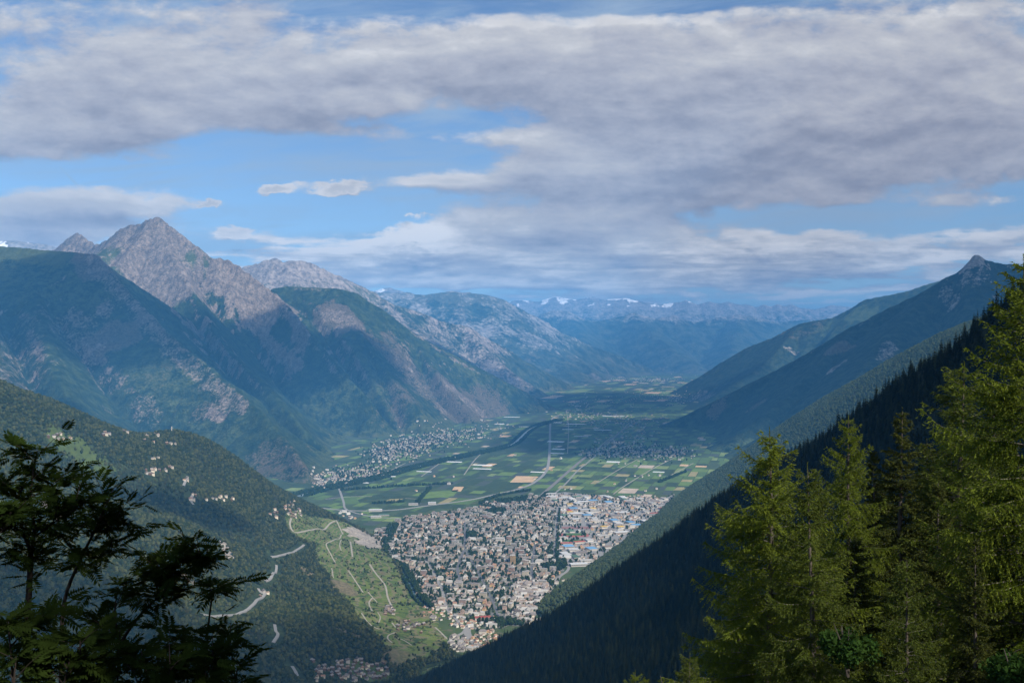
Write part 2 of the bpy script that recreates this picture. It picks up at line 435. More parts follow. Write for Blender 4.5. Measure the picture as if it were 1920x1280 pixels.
# ------------------------------------------------------------------ mountains
def ridge(p, pts, s1=0.62, d0=900.0, s2=0.5, jag=0.0, seed=0):
    pts = np.array([P(*q) for q in pts])
    d, zr = polydist(p.X, p.Y, pts)
    z = zr-np.where(d < d0, s1*d, s1*d0+s2*(d-d0))
    p.z = np.maximum(p.z, z)
    return d < p.dx*0.8, pts
def rough_up(p, fixed_pts, amp=70.0, wl=1500.0, seed=3):
    d = np.full(p.X.shape, 1e9)
    for pts in fixed_pts: d = np.minimum(d, polydist(p.X, p.Y, pts)[0])
    w = sm(d, 150, 1200)*sm(p.z, FLOOR, FLOOR+500)
    p.z = p.z+w*(amp*fbm(p.X/wl, p.Y/wl, 4, seed)+amp*0.35*fbm(p.X/350, p.Y/350, 3, seed+5))
    return d
def detail(p, d, amp=16.0, seed=11, wl=320.0):
    sl, _, _ = p.slope()
    w = sm(p.z, FLOOR+20, FLOOR+300)*(0.35+0.65*sm(sl, 0.4, 1.0))
    p.z = p.z+w*amp*(fbm(p.X/wl, p.Y/wl, 5, seed, 0.55, True)-0.2)
def strokes(p, lst, mask):
    """rock bands, screes, meadows: laid on the slope in metres"""
    for ch, rad, amt, pts in lst:
        w = [p.hit(x, y) for x, y in pts]; w = [a for a in w if a is not None]
        if not w: continue
        if len(w) == 1: w = [w[0], w[0]+np.array([1.0, 1.0, 0])]
        d, _ = polydist(p.X, p.Y, np.array(w))
        nz = 1+0.5*gnoise(p.X/(rad*0.9), p.Y/(rad*0.9), 5)+0.3*gnoise(p.X/(rad*.35), p.Y/(rad*.35), 8)
        k = amt*(1-sm(d*nz, rad*0.55, rad*1.35))
        if amt > 0: mask[..., ch] = np.maximum(mask[..., ch], k)
        else: mask[..., ch] = mask[..., ch]+k
def base_mask(p, tree=520.0, rocky=0.9, seed=21, snow=9e9):
    sl, gx, gy = p.slope()
    m = np.zeros(p.z.shape+(4,))
    n = fbm(p.X/900, p.Y/900, 4, seed)
    m[..., 0] = 0.85*sm(sl, rocky-0.08, rocky+0.35)*sm(p.z, FLOOR+150, FLOOR+900)+0.9*sm(p.z+n*220, tree+120, tree+560)
    m[..., 1] = 0.8*sm(p.z+n*260, tree-160, tree+150)*(1-sm(p.z, tree+350, tree+700))+0.55*(1-sm(p.z+n*110, FLOOR+30, FLOOR+200))
    m[..., 2] = 0.34*sm(n, -.1, .5)
    m[..., 3] = sm(p.z+n*200, snow, snow+250)
    return m
ROCK, GRN, BRN, SNOW = 0, 1, 2, 3
M_MTN = terrain_mat('mountain_slope', (.015,.031,.017), (.040,.057,.024), (.075,.095,.040), (.135,.110,.080), (.235,.190,.160), (.112,.092,.079))
M_RGT = terrain_mat('shaded_mountain_slope', (.012,.028,.018), (.038,.055,.030), (.065,.095,.045), (.15,.125,.09), (.34,.30,.27), (.22,.20,.18))
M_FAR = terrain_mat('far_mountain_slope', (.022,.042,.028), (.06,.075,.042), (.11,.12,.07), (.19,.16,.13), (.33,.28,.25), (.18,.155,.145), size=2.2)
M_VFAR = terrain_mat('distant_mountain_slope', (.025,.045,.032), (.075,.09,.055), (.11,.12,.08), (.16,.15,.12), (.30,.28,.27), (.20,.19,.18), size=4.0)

# A: the big massif on the left
A = Patch(-9600, 1300, 5400, 16400, 46)
ra = []
LA = [
 ([(20,520,15200),(60,500,15000),(105,468,14600),(130,446,14400),(145,437,14300),(158,446,14200),(178,462,14000),(205,449,13600),(230,427,13300),(250,421,13250),(266,421,13200),(280,412,13050),(293,407,13000),(306,415,12980),(330,433,12900),(352,450,12860),(372,463,12840),(392,481,12800),(415,486,12750),(432,490,12750),(448,500,12700),(470,518,12680),(490,532,12650),(515,552,12600),(545,580,12350),(580,625,12000),(620,670,11700),(660,715,11300),(700,760,11000)], .95, 700, .46),
 ([(-200,450,11600),(0,461,11000),(60,467,10800),(110,471,10700),(150,474,10600),(180,479,10500),(196,498,10350),(222,528,10150),(265,575,9900),(330,640,9500),(395,690,9150),(440,730,8800),(490,775,8400),(540,830,7900),(575,880,7350)], .60, 900, .56),
 ([(515,552,13300),(512,541,13900),(540,537,14000),(580,539,13900),(625,540,13800),(645,543,13800),(668,550,13850),(690,565,13900),(712,577,13950),(732,592,14000),(770,620,14100),(800,646,14150),(850,690,14200),(900,730,14350),(952,768,14600)], .62, 800, .55),
 ([(640,542,13800),(660,590,13200),(690,640,12700),(725,690,12200),(765,740,11700),(800,785,11300)], .6, 700, .5),
 ([(770,620,14100),(800,670,13500),(840,720,13000),(880,765,12700)], .6, 500, .5),
 ([(293,407,13000),(318,455,12600),(345,505,12200),(372,560,11700),(400,610,11200),(440,660,10700),(500,715,10000),(560,790,9100)], .85, 500, .5),
 ([(60,467,10800),(70,540,10000),(85,620,9100),(110,700,8300),(150,770,7700)], .62, 500, .55),
 ([(-150,470,10500),(-60,560,9400),(-20,650,8400),(10,720,7700)], .62, 500, .55),
]
fx = np.zeros(A.z.shape, bool)
for pts, s1, d0, s2 in LA:
    f_, w_ = ridge(A, pts, s1, d0, s2); ra.append(w_)
    if len(ra) <= 3: fx |= f_
dA = rough_up(A, ra, 80, 1400, 3)
erode(A, fx, 20, K=0.21, talus=1.15)
A.upsample(2); dA = np.full(A.X.shape, 0.0)
detail(A, dA, 26, 11, 340); detail(A, dA, 15, 13, 110)
mA = base_mask(A, 800, 1.9)
chA = sm(A.flow, 2.2, 4.2)*sm(A.z, -300, 500)*(1-sm(A.flow, 6.5, 8)); mA[..., 0] = np.maximum(mA[..., 0], .50*chA); mA[..., 1] += .18*sm(fbm(A.X/260, A.Y/260, 3, 55), 0, .5)
mA[..., 2] += 0.30*sm(A.X, -2600, -600)*(1-sm(A.z, 0, 500))
SA = [
 (ROCK, 95, .48, [(182,494),(215,535),(262,592),(330,660),(400,722),(455,765)]), (BRN, 200, .75, [(165,482),(195,497)]), (ROCK, 120, .8, [(178,486),(200,505)]),
 (ROCK, 100, .55, [(200,582)]), (ROCK, 300, .38, [(20,640),(30,690),(10,720)]), (ROCK, 260, .46, [(120,625),(150,655)]), (BRN, 200, .8, [(195,640),(235,628)]),
 (ROCK, 80, .42, [(195,706),(225,716)]), (ROCK, 110, .40, [(262,752),(292,782)]), (ROCK, 80, .38, [(200,768)]), (ROCK, 60, .8, [(330,588),(352,612),(376,628)]),
 (ROCK, 80, .9, [(388,602)]), (ROCK, 420, .75, [(290,500),(330,520)]), (ROCK, 360, .8, [(250,470),(300,450)]), (ROCK, 70, .7, [(480,600),(500,640),(520,660),(560,690)]),
 (ROCK, 300, .9, [(420,510),(470,540),(505,556)]), (BRN, 240, .7, [(620,585),(655,605)]), (ROCK, 150, .62, [(625,590),(660,605)]), (ROCK, 110, .7, [(545,575),(560,610),(570,640)]),
 (BRN, 420, .60, [(760,680),(800,735),(860,765),(930,772)]), (ROCK, 300, .42, [(765,700),(810,750)]), (ROCK, 190, .48, [(840,720),(900,770)]), (BRN, 260, .6, [(700,640),(740,665)]),
 (GRN, 300, .46, [(300,700),(360,740),(420,790)]), (GRN, 260, .45, [(560,740),(640,760)]), (GRN, 260, .6, [(880,795),(800,805),(720,830)]), (BRN, 200, .5, [(500,850),(560,890)]), (GRN, 300, .5, [(650,690),(690,720)]),
 (GRN, 300, .6, [(820,640),(870,690)]), (BRN, 170, .5, [(390,770)]), (ROCK, 70, .7, [(395,775),(415,785)]), (GRN, 700, .5, [(0,480),(90,490),(150,500)]),
]
strokes(A, SA, mA); ribs(A, mA)
A.z += sm(mA[..., 0], .45, .8)*(17*gnoise(A.X/75, A.Y/75, 201)+22*fbm(A.X/170, A.Y/170, 3, 203, .5, True)-6)
A.build('mountain', M_MTN, mA)
# C: the jagged ridge behind it
C_ = Patch(-10500, 3600, 15200, 25500, 66)
rc = []; fx = np.zeros(C_.z.shape, bool)
for k, (pts, s1, d0, s2) in enumerate([
 ([(330,560,17200),(420,520,17700),(465,498,18000),(482,493,18000),(497,488,18000),(515,482,18000),(528,489,18000),(545,487,18000),(556,491,18050),(566,487,18100),(585,494,18150),(602,502,18200),(620,510,18300),(634,516,18400),(652,524,18600),(680,537,18800),(700,547,18900),(720,561,19200),(742,572,19500),(782,583,19900),(825,601,20300),(850,607,20500),(876,611,20600),(916,637,20900),(952,654,21200),(1000,690,21700),(1046,718,22500)], .85, 700, .5),
 ([(742,572,19500),(790,620,18700),(850,665,17900),(920,710,17200),(985,742,16900)], .6, 600, .5),
 ([(876,611,20600),(905,650,19800),(950,690,19200),(1005,725,18800)], .6, 600, .5),
 ([(634,516,18400),(680,570,17600),(740,640,16700),(820,700,16000)], .7, 600, .5),
 ]):
    f_, w_ = ridge(C_, pts, s1, d0, s2); rc.append(w_)
    if k == 0: fx |= f_
rough_up(C_, rc, 90, 1600, 31); erode(C_, fx, 12, K=0.14, talus=1.1); C_.upsample(2); detail(C_, None, 40, 41, 420); detail(C_, None, 24, 43, 150)
mC = base_mask(C_, 700, 1.5, 44)
strokes(C_, [(ROCK, 600, .6, [(520,500),(600,530),(660,560)]), (ROCK, 650, .5, [(740,600),(800,630),(860,640)]), (BRN, 700, .55, [(780,640),(860,670),(950,710)]), (ROCK, 420, .46, [(900,660),(960,700)]), (GRN, 400, .7, [(960,740),(1010,745)])], mC)
ribs(C_, mC, .62, 7, 20, 5); mC[..., 0] = np.maximum(mC[..., 0], (.44+.4*fbm(C_.X/900, C_.Y/900, 3, 313))*sm(C_.z, -650, -100))
C_.z += 26*gnoise(C_.X/110, C_.Y/110, 205)*sm(mC[..., 0], .4, .8)
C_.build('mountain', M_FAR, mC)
# B: the shaded mountain with the rock tooth on the right
Bp = Patch(300, 10500, 6000, 20800, 56)
rb = []; fx = np.zeros(Bp.z.shape, bool)
for k, (pts, s1, d0, s2) in enumerate([
 ([(2100,560,10300),(2000,520,10600),(1930,500,10750),(1905,496,10850),(1885,495,10900),(1868,492,10950),(1858,488,11000),(1845,487,11000),(1838,480,11000),(1829,476,11000),(1823,482,11000),(1816,493,11000),(1800,508,11050),(1785,515,11080),(1770,523,11100),(1740,542,11150),(1700,561,11200),(1650,586,11300),(1600,611,11400),(1550,641,11500),(1500,670,11600),(1450,697,11700),(1380,732,11800),(1300,770,11950),(1228,802,12000)], .66, 700, .50),
 ([(2000,500,16000),(1800,515,16600),(1752,529,17000),(1730,536,17100),(1700,546,17200),(1650,556,17400),(1620,562,17500),(1600,576,17700),(1560,596,17900),(1530,601,18000),(1500,606,18200),(1450,632,18500),(1400,652,18800),(1350,681,19000),(1312,706,19200),(1284,735,19500)], .6, 700, .5),
 ([(1740,542,11150),(1690,600,10500),(1640,660,9800),(1590,720,9200),(1500,780,8800)], .55, 700, .5),
 ([(1600,611,11400),(1540,680,10700),(1480,740,10100),(1400,800,9500)], .55, 700, .5),
 ([(1500,606,18200),(1450,665,17000),(1400,705,16100),(1340,740,15200)], .55, 700, .5),
 ]):
    f_, w_ = ridge(Bp, pts, s1, d0, s2); rb.append(w_)
    if k < 2: fx |= f_
rough_up(Bp, rb, 70, 1500, 51); erode(Bp, fx, 14, K=0.13, talus=1.0); Bp.upsample(2); detail(Bp, None, 24, 61, 360); detail(Bp, None, 14, 63, 130)
mB = base_mask(Bp, 860, 1.6, 64)
strokes(Bp, [(ROCK, 90, .45, [(1770,545),(1790,570)]), (ROCK, 100, .5, [(1812,515),(1830,530)]), (ROCK, 80, .5, [(1668,645),(1655,670)]), (BRN, 170, .7, [(1570,650)]), (ROCK, 80, .45, [(1480,655),(1490,665)]), (ROCK, 110, .6, [(1565,690)]), (BRN, 220, .42, [(1480,628),(1530,615)]),
 (ROCK, 160, .45, [(1310,735),(1330,745)]), (GRN, 300, .6, [(1560,615),(1620,590)]), (ROCK, 120, .9, [(1829,482)]), (BRN, 150, .6, [(1420,760)]), (BRN, 150, .6, [(1345,765)])], mB)
ribs(Bp, mB, .5, 6, 18, 5, .6)
Bp.build('mountain', M_RGT, mB)
# D: the far ranges up the valley
D = Patch(-14500, 28000, 18500, 50000, 175)
rd = []; fx = np.zeros(D.z.shape, bool)
for k, (pts, s1, d0, s2) in enumerate([
 ([(560,575,26500),(640,555,27000),(700,549,27500),(730,548,27800),(770,549,28000),(800,552,28000),(828,548,28000),(850,545,28000),(875,549,28100),(900,550,28200),(930,557,28400),(960,572,28700),(1000,592,29000),(1050,622,29500),(1100,645,30000),(1150,662,30500),(1210,686,31000)], .6, 1500, .45),
 ([(650,560,33500),(700,546,34000),(725,538,34000),(742,541,34000),(770,552,34000),(850,556,34500)], .6, 1500, .45),
 ([(940,570,46000),(970,562,46000),(1010,566,46000),(1028,559,46000),(1045,556,46000),(1062,560,46000),(1085,561,46000),(1110,556,46000),(1130,562,46000),(1172,559,46000),(1200,565,46000),(1240,571,46000),(1270,567,46000),(1288,564,46000),(1308,571,46000),(1330,565,46000),(1348,569,46000),(1366,566,46000),(1385,572,46000),(1400,570,46000),(1418,577,46000),(1432,570,46000),(1445,575,46000),(1458,570,46000),(1470,575,46000),(1484,570,46000),(1500,577,46000),(1530,580,46000),(1560,572,46000),(1600,577,46000),(1700,570,46000),(1850,560,46000)], .6, 2500, .4),
 ([(960,600,37000),(1000,596,37500),(1040,580,38000),(1062,582,38000),(1090,596,38000),(1120,602,38000),(1160,594,38300),(1190,586,38500),(1230,598,38600),(1262,590,38800),(1300,604,39000),(1345,596,39300),(1385,588,39500),(1420,596,39800),(1460,604,40000),(1520,598,40500),(1580,584,41000),(1650,575,41500),(1750,560,42000)], .5, 1500, .4),
 ([(1062,582,38000),(1090,630,35000),(1130,660,33000),(1190,685,31500)], .5, 1500, .4),
 ([(1190,586,38500),(1230,630,35500),(1270,660,33500),(1320,690,32000)], .5, 1500, .4),
 ([(1385,588,39500),(1380,630,36000),(1370,665,33000)], .5, 1500, .4),
 ([(850,545,28000),(880,600,26800),(930,650,25800),(990,690,25000)], .55, 1500, .45),
 ([(930,557,28400),(970,610,27300),(1030,660,26400),(1090,695,25900)], .55, 1500, .45),
 ([(-300,440,20000),(-60,452,20300),(0,451,20500),(30,450,20500),(52,453,20500),(75,456,20500),(95,458,20500),(115,468,20500),(300,520,20500)], .6, 1500, .5),
 ]):
    f_, w_ = ridge(D, pts, s1, d0, s2); rd.append(w_)
    if k in (0,1,2,3,9): fx |= f_
rough_up(D, rd, 130, 3200, 71); erode(D, fx, 10, K=0.13, talus=1.0); D.upsample(2); detail(D, None, 85, 81, 1100); detail(D, None, 90, 83, 420)
mD = base_mask(D, 1000, 1.1, 84, snow=2080)
mD[..., 3] = np.maximum(mD[..., 3], 0.9*sm(D.z, 1500, 1750)*(D.X < -8000)*(D.Y<24000)*sm(fbm(D.X/420, D.Y/420, 4, 99), .02, .22))
mD[..., 3] = np.maximum(mD[..., 3], sm(D.z+900*fbm(D.X/700, D.Y/700, 5, 98, .6), 1650, 2150)*(D.Y > 40000))
mD[..., 3] = np.maximum(mD[..., 3], sm(D.z+500*fbm(D.X/700, D.Y/700, 4, 97), 1700, 1950)*(D.Y > 33000)*(D.X < -3000))
mD[..., 2] += 0.25*(D.Y < 33000)
mD[..., 0] = np.maximum(mD[..., 0], (.42+.35*fbm(D.X/1500, D.Y/1500, 3, 311))*(D.Y < 33500)*sm(D.z, -700, 0)*(D.X < 4500))
mD[..., 0] = np.maximum(mD[..., 0], .55*(D.Y > 36000)*sm(D.z, 300, 1000))
ribs(D, mD, .6, 12, 40, 4, .5)
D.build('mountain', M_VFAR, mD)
print('mountains', round(time.time()-T0, 1))

# ------------------------------------------------------------------ R2: the forested flank beside the town
H2 = Patch(-300, 5000, 2600, 9000, 20)
c2 = [(*fl(x, y)[:2], FLOOR) for x, y in [(1000,1140),(1035,1108),(1090,1070),(1150,1028),(1200,985),(1240,951),(1290,915),(1340,893),(1390,868)]]
c2 += [(960, 2900, -700), (250, 3100, FLOOR)]
c2 += [tuple(P(*q)) for q in [(1450,812,7500),(1500,783,7300),(1560,742,7050),(1610,715,6800),(1660,684,6600),(1720,650,6300)]]
c2 += [(1300,4000,-520),(1700,4600,-400),(2200,4200,-60),(1500,3000,-200),(2600,5600,0),(1650,5900,-760),(3000,6600,60)]
for (x, y, z) in [P(1450,812,7500), P(1560,742,7050), P(1660,684,6600)]: c2.append((x*1.06+60, y*1.07, z-190)); c2.append((x*1.12+160, y*1.16, z-560))
H2.z = rbf(c2, H2.X, H2.Y, 120)
H2.z += sm(H2.z, FLOOR+20, FLOOR+300)*(26*fbm(H2.X/500, H2.Y/500, 4, 5)+9*fbm(H2.X/110, H2.Y/110, 3, 6))
H2.z = np.where(H2.z < FLOOR+3, FLOOR-40, H2.z)
M_HILL = terrain_mat('wooded_hillside', (.026,.038,.016), (.042,.056,.022), (.085,.115,.030), (.17,.145,.085), (.34,.30,.25), (.24,.21,.18), size=0.45, bumpd=5)
m2 = np.zeros(H2.z.shape+(4,)); m2[..., 1] = .35*sm(fbm(H2.X/300, H2.Y/300, 3, 8), -.2, .5)
strokes(H2, [(ROCK, 50, .8, [(1600,727)]), (BRN, 60, .9, [(1590,738),(1610,733)])], m2)
H2.build('hillside', M_HILL, m2)
# ------------------------------------------------------------------ L1: the near hillside on the left, vineyards on its nose
LH = Patch(-3600, 900, 900, 6600, 14)
cl_ = [P(*q) for q in [(-200,620,3600),(0,716,3800),(60,742,3950),(120,772,4100),(215,806,4300),(340,811,4600),(420,846,4800),(480,891,5000),(560,941,5400),(600,962,5600)]]
back = [(a[0]*1.07-40, a[1]*1.08, a[2]-170) for a in cl_]+[(a[0]*1.16-80, a[1]*1.2, max(a[2]-560, FLOOR-60)) for a in cl_]
cl_ = [tuple(a) for a in cl_]+back
cl_ += [tuple(P(*q)) for q in [(0,900,2900),(0,1000,2400),(0,1150,1800),(150,900,3450),(150,1050,2600),(300,1000,3200),(300,880,3900),(400,950,3900),(450,1050,3500),(500,1000,4150),(560,1050,4000),(500,1120,3400),(400,1130,2950),(300,1200,2300),(600,1130,3500),(600,1200,3000),(150,1250,1750),(450,1270,2350),(640,1050,4330),(620,1000,4900),(650,980,5200),(680,1130,3780),(700,1080,4220),(660,1190,3260),(740,1170,3560),(600,1275,2720),(690,1275,2900)]]
cl_ += [(*fl(x, y)[:2], FLOOR) for x, y in [(625,972),(655,985),(700,1004),(725,1022),(745,1050),(765,1092),(790,1125),(835,1150),(845,1185),(860,1215),(800,1262),(900,1240)]]
cl_ += [tuple(fl(x, y)[:2])+(FLOOR-30,) for x, y in [(800,1000),(850,1080),(900,1130),(930,1180),(700,960)]]
cl_ += [(-700, 1300, -560), (-300, 1700, -760), (-200, 2400, -960), (0, 2600, -1010)]
LH.z = rbf(cl_, LH.X, LH.Y, 60)
wob = sm(LH.z, FLOOR+30, FLOOR+260)
LH.z += wob*(20*fbm(LH.X/420, LH.Y/420, 4, 15)+7*fbm(LH.X/90, LH.Y/90, 3, 16))
# a side gully runs down the face
gp = [LH.hit(x, y) for x, y in [(60,850),(180,880),(300,930),(420,990),(520,1050),(590,1090)]]
gp = np.array([g for g in gp if g is not None]); dg, _ = polydist(LH.X, LH.Y, gp)
LH.z -= 48*np.exp(-(dg/130)**2)
LH.z = np.where(LH.z < FLOOR+2, FLOOR-40, LH.z)
mL = np.zeros(LH.z.shape+(4,)); mL[..., 1] = .30*sm(fbm(LH.X/260, LH.Y/260, 3, 18), -.1, .5)
VINE = [(622,972),(660,985),(700,1010),(730,1042),(760,1095),(850,1150),(850,1200),(800,1235),(740,1245),(700,1180),(665,1150),(640,1105),(600,1060),(590,1020),(545,1000),(535,975),(560,958)]
def screen_poly(p, poly):
    w = [p.hit(x, y) if p.hit(x, y) is not None else fl(x, y) for x, y in poly]
    return [tuple(a[:2]) for a in w]
vw = screen_poly(LH, VINE); inV = inpoly(LH.X+14*gnoise(LH.X/60, LH.Y/60, 3), LH.Y+14*gnoise(LH.X/60, LH.Y/60, 4), vw)
mL[..., 1] = np.where(inV, 1.2, mL[..., 1])
SL = [(ROCK, 120, 1.2, [(690,1005),(705,1018)]), (BRN, 75, 1.3, [(672,990),(690,1000)]), (BRN, 26, 1.3, [(640,1182),(660,1190)]), (BRN, 22, 1.2, [(570,1068),(580,1076)]), (ROCK, 15, 1.3, [(420,1020),(426,1045)]), (BRN, 45, .9, [(350,1090)]),
      (ROCK, 40, .8, [(95,950),(110,975)]), (ROCK, 22, .9, [(260,1040)]), (ROCK, 24, 1.0, [(285,1120)]), (BRN, 60, .8, [(745,1225),(735,1240)]), (BRN, 50, .9, [(640,1095),(655,1110)]), (GRN, 70, 1.1, [(120,830),(150,850),(170,870)]), (BRN, 40, .8, [(715,1075)]), (BRN, 45, .8, [(760,1165)]), (GRN, 60, 1.1, [(690,1260),(700,1262)])]
strokes(LH, SL, mL)
def vineyard_mat():
    m = M_HILL.copy(); m.name = 'vineyard_hillside'; t = m.node_tree; B = NB(t); bs = t.nodes['Principled BSDF']
    geo = B.new('ShaderNodeNewGeometry'); x, y, z = sep(B, geo.outputs['Position'])
    at = B.new('ShaderNodeAttribute', attribute_name='vine'); 
    nz = B.noise(geo.outputs['Position'], 0.012, 4, 0.6)
    ph = B.m('SINE', B.mul(B.add(z, B.mul(nz, 26.0)), 0.62))
    old = bs.inputs['Base Color'].links[0].from_socket
    vc = B.mix(B.sstep(ph, .35, .85), B.mix(B.sstep(nz, .38, .62), (.085,.125,.030), (.140,.170,.046)), (.17,.155,.085))
    vc = B.mix(B.sstep(B.noise(geo.outputs['Position'], 0.03, 6, 0.68), .50, .60), vc, (.042,.066,.020)); vc = B.mix(B.sstep(B.noise(geo.outputs['Position'], 0.021, 6, 0.66), .58, .68), vc, (.17,.14,.075))
    t.links.new(B.mix(at.outputs['Fac'], old, vc), bs.inputs['Base Color']); return m
vineat = inV.astype(float)*(1-sm(mL[..., 0], .3, .7))*(1-sm(mL[..., 2], .6, .9))
def build_LH():
    o = LH.build('hillside', vineyard_mat(), mL)
    return o
_b = Patch.build
def build_with(p, name, mt, mask, extra):
    o = p.build(name, mt, mask)
    me = o.data; n = len(me.vertices); co = np.empty(n*3, np.float32); me.vertices.foreach_get('co', co); co = co.reshape(-1, 3)
    a = me.attributes.new('vine', 'FLOAT', 'POINT'); a.data.foreach_set('value', p.at(co[:, 0], co[:, 1], extra).astype(np.float32)); return o
build_with(LH, 'hillside', vineyard_mat(), mL, vineat)
# ------------------------------------------------------------------ R1: the steep dark slope we stand on
RH = Patch(-1000, 1700, -120, 3700, 10)
def crest_dist(u): return np.interp(u, [-.30,-.11,-.03,.075,.18,.29,.40,.50,.7], [3150,3100,2900,2500,2200,1800,1500,1150,900])
def slope_plane(X, Y): return -2+.65*X-.277*Y
rr = np.hypot(X_ := RH.X, Y_ := RH.Y); uu = np.where(Y_ > 20, X_/np.maximum(Y_, 20), .3)
Yc = crest_dist(uu)
dip = np.interp(rr, [0,3,8,20,50,150,400,700,1000,1600,2400,3100], [-.3,.3,3,13,30,80,150,190,165,110,55,20])
CR = np.array([(600,1345),(740,1283),(800,1260),(900,1212),(960,1180),(1000,1160),(1050,1131),(1100,1099),(1150,1064),(1200,1029),(1250,995),(1300,955),(1350,921),(1400,889),(1450,856),(1500,826),(1550,794),(1600,761),(1650,723),(1700,682),(1750,650),(1800,613),(1850,566),(1900,528),(2000,450),(2300,220)], float)
cu = (CR[:,0]-960)/F; cz = (640-CR[:,1])/F*crest_dist(cu)-19.0
corr = np.interp(uu, cu, cz-slope_plane(cu*crest_dist(cu), crest_dist(cu)))
t_ = np.clip((Yc-Y_)/Yc, 0, 1)
dip = dip*sm(t_, 0.0, 0.22)
z = slope_plane(X_, Y_)+corr*np.clip(Y_/Yc, 0, 1.0)-np.where(Y_ > 0, dip, np.interp(rr, [0,6,60], [0,0,0]))
z = np.where(Y_ > Yc, z-(Y_-Yc)*0.75, z)
z += sm(rr, 60, 500)*(9*fbm(X_/160, Y_/160, 4, 25)+6*fbm(X_/420, Y_/420, 2, 26))
RH.z = np.where(z < FLOOR-20, FLOOR-60, z)
M_FLOOR = terrain_mat('forest_floor', (.014,.020,.009), (.022,.028,.012), (.05,.065,.02), (.08,.065,.04), (.2,.18,.16), (.15,.13,.12), size=0.2, bumpd=2)
RH.build('slope', M_FLOOR, np.zeros(RH.z.shape+(4,)))
print('hills', round(time.time()-T0, 1))
# ------------------------------------------------------------------ vegetation meshes
def ico(sub):
    import bmesh
    bm = bmesh.new(); bmesh.ops.create_icosphere(bm, subdivisions=sub, radius=1.0)
    V = np.array([v.co[:] for v in bm.verts]); bm.verts.index_update(); Fc = np.array([[v.index for v in f.verts] for f in bm.faces]); bm.free(); return V, Fc
def n3(V, k, seed):
    return (gnoise(V[:,0]*k+seed*3.1, V[:,1]*k+V[:,2]*k*.7, seed)+gnoise(V[:,1]*k-seed, V[:,2]*k+V[:,0]*k*.6, seed+3))*.5
def leaf_clumps(V, N, n, size, r, seed):
    """n small leaf faces scattered over a lumpy surface"""
    g = np.random.default_rng(seed)
    i = g.integers(0, len(V), n); c = V[i]*(g.uniform(.72, 1.06, n)[:, None])+g.normal(0, .05, (n, 3))
    a = g.normal(size=(n, 3)); a /= np.linalg.norm(a, axis=1)[:, None]
    b = np.cross(a, g.normal(size=(n, 3))); b /= np.linalg.norm(b, axis=1)[:, None]
    s = (size*g.uniform(.6, 1.4, n))[:, None]
    W = np.stack([c-a*s-b*s*.6, c+a*s-b*s*.5, c+a*s*.7+b*s, c-a*s*.8+b*s*.7], 1).reshape(-1, 3)
    return W, np.arange(4*n).reshape(n, 4)
def broadleaf_mesh(name, mt, seed, sub=3, tall=1.15, n=260):
    V, Fc = ico(sub); g = np.random.default_rng(seed)
    V = V*(0.78+.38*n3(V, 1.7, seed)+.22*n3(V, 4.0, seed+5))[:, None]
    W, Q = leaf_clumps(V, V, n, .13, 1, seed)
    V = V*0.86
    A_ = np.concatenate([V, W]); A_[:, 2] = (A_[:, 2]+.9)*.5*tall; A_[:, :2] *= .5
    return mk(name, A_, [Fc, Q+len(V)], mt)
def spruce_mesh(name, mt, seed, tiers=22, per=10, H=1.0, Rb=.17, ragged=.35, droop=.5, detail=3):
    """unit-height conifer: a slim stem hung with drooping, ragged fronds"""
    g = np.random.default_rng(seed); Vs = []; Ts = []; n0 = 0
    # stem
    k = 5; a = np.arange(k)*2*math.pi/k
    Vs.append(np.concatenate([np.c_[np.cos(a)*.012, np.sin(a)*.012, np.zeros(k)], np.c_[np.zeros(k), np.zeros(k), np.full(k, H)]]))
    Ts.append(np.array([[i, (i+1)%k, k+i] for i in range(k)])); n0 += 2*k
    for ti in range(tiers):
        f = (ti+g.uniform(-.3, .3))/tiers
        h = H*(.05+.93*max(f, 0)**.92); rr_ = Rb*(1-max(f, 0))**.85*(1+g.uniform(-ragged, ragged)*.7)+.006
        m = max(4, int(per*(1-.55*f)))
        for b in range(m):
            az = 2*math.pi*(b+g.uniform(-.4, .4))/m; L = rr_*(1+g.uniform(-ragged, ragged)); w = max(.35*L, .012)*g.uniform(.8, 1.3)
            d = np.array([math.cos(az), math.sin(az), 0]); s = np.array([-math.sin(az), math.cos(az), 0])
            pts = []
            for j in range(detail+1):
                q = j/detail; z = h+.10*L-L*droop*q*q-.02*L*g.uniform(-1, 1)
                ww = w*math.sin(math.pi*min(.18+q*.9, 1))*(.9+.4*g.random())
                pts.append((d*L*q+np.array([0, 0, z]), ww))
            for j in range(detail):
                p0, w0 = pts[j]; p1, w1 = pts[j+1]; dz = np.array([0, 0, -w*.45])
                V4 = np.array([p0, p0+s*w0+dz*(.3+.7*g.random()), p1+s*w1*.6+dz*.2, p1, p0-s*w0+dz*(.3+.7*g.random()), p1-s*w1*.6+dz*.2])
                Vs.append(V4); Ts.append(np.array([[0,1,2],[0,2,3],[0,3,5],[0,5,4]])+n0); n0 += 6
    return mk(name, np.concatenate(Vs), [np.concatenate(Ts)], mt)
G_BROAD = leafmat('broadleaf_foliage', (.034,.048,.015), (.090,.098,.034), .15, .9, .9)
G_PALE = leafmat('pale_hillside_foliage', (.055,.078,.028), (.100,.125,.048), .15, .9, .7)
G_SPRUCE = leafmat('spruce_foliage', (.012,.017,.005), (.030,.035,.011), .12, 3.0, .6)
G_BROWN = leafmat('olive_larch_foliage', (.040,.044,.020), (.070,.070,.032), .15, .9, .7)
G_TOWN = leafmat('town_tree_foliage', (.022,.042,.015), (.045,.070,.022), .15, .4, .7)

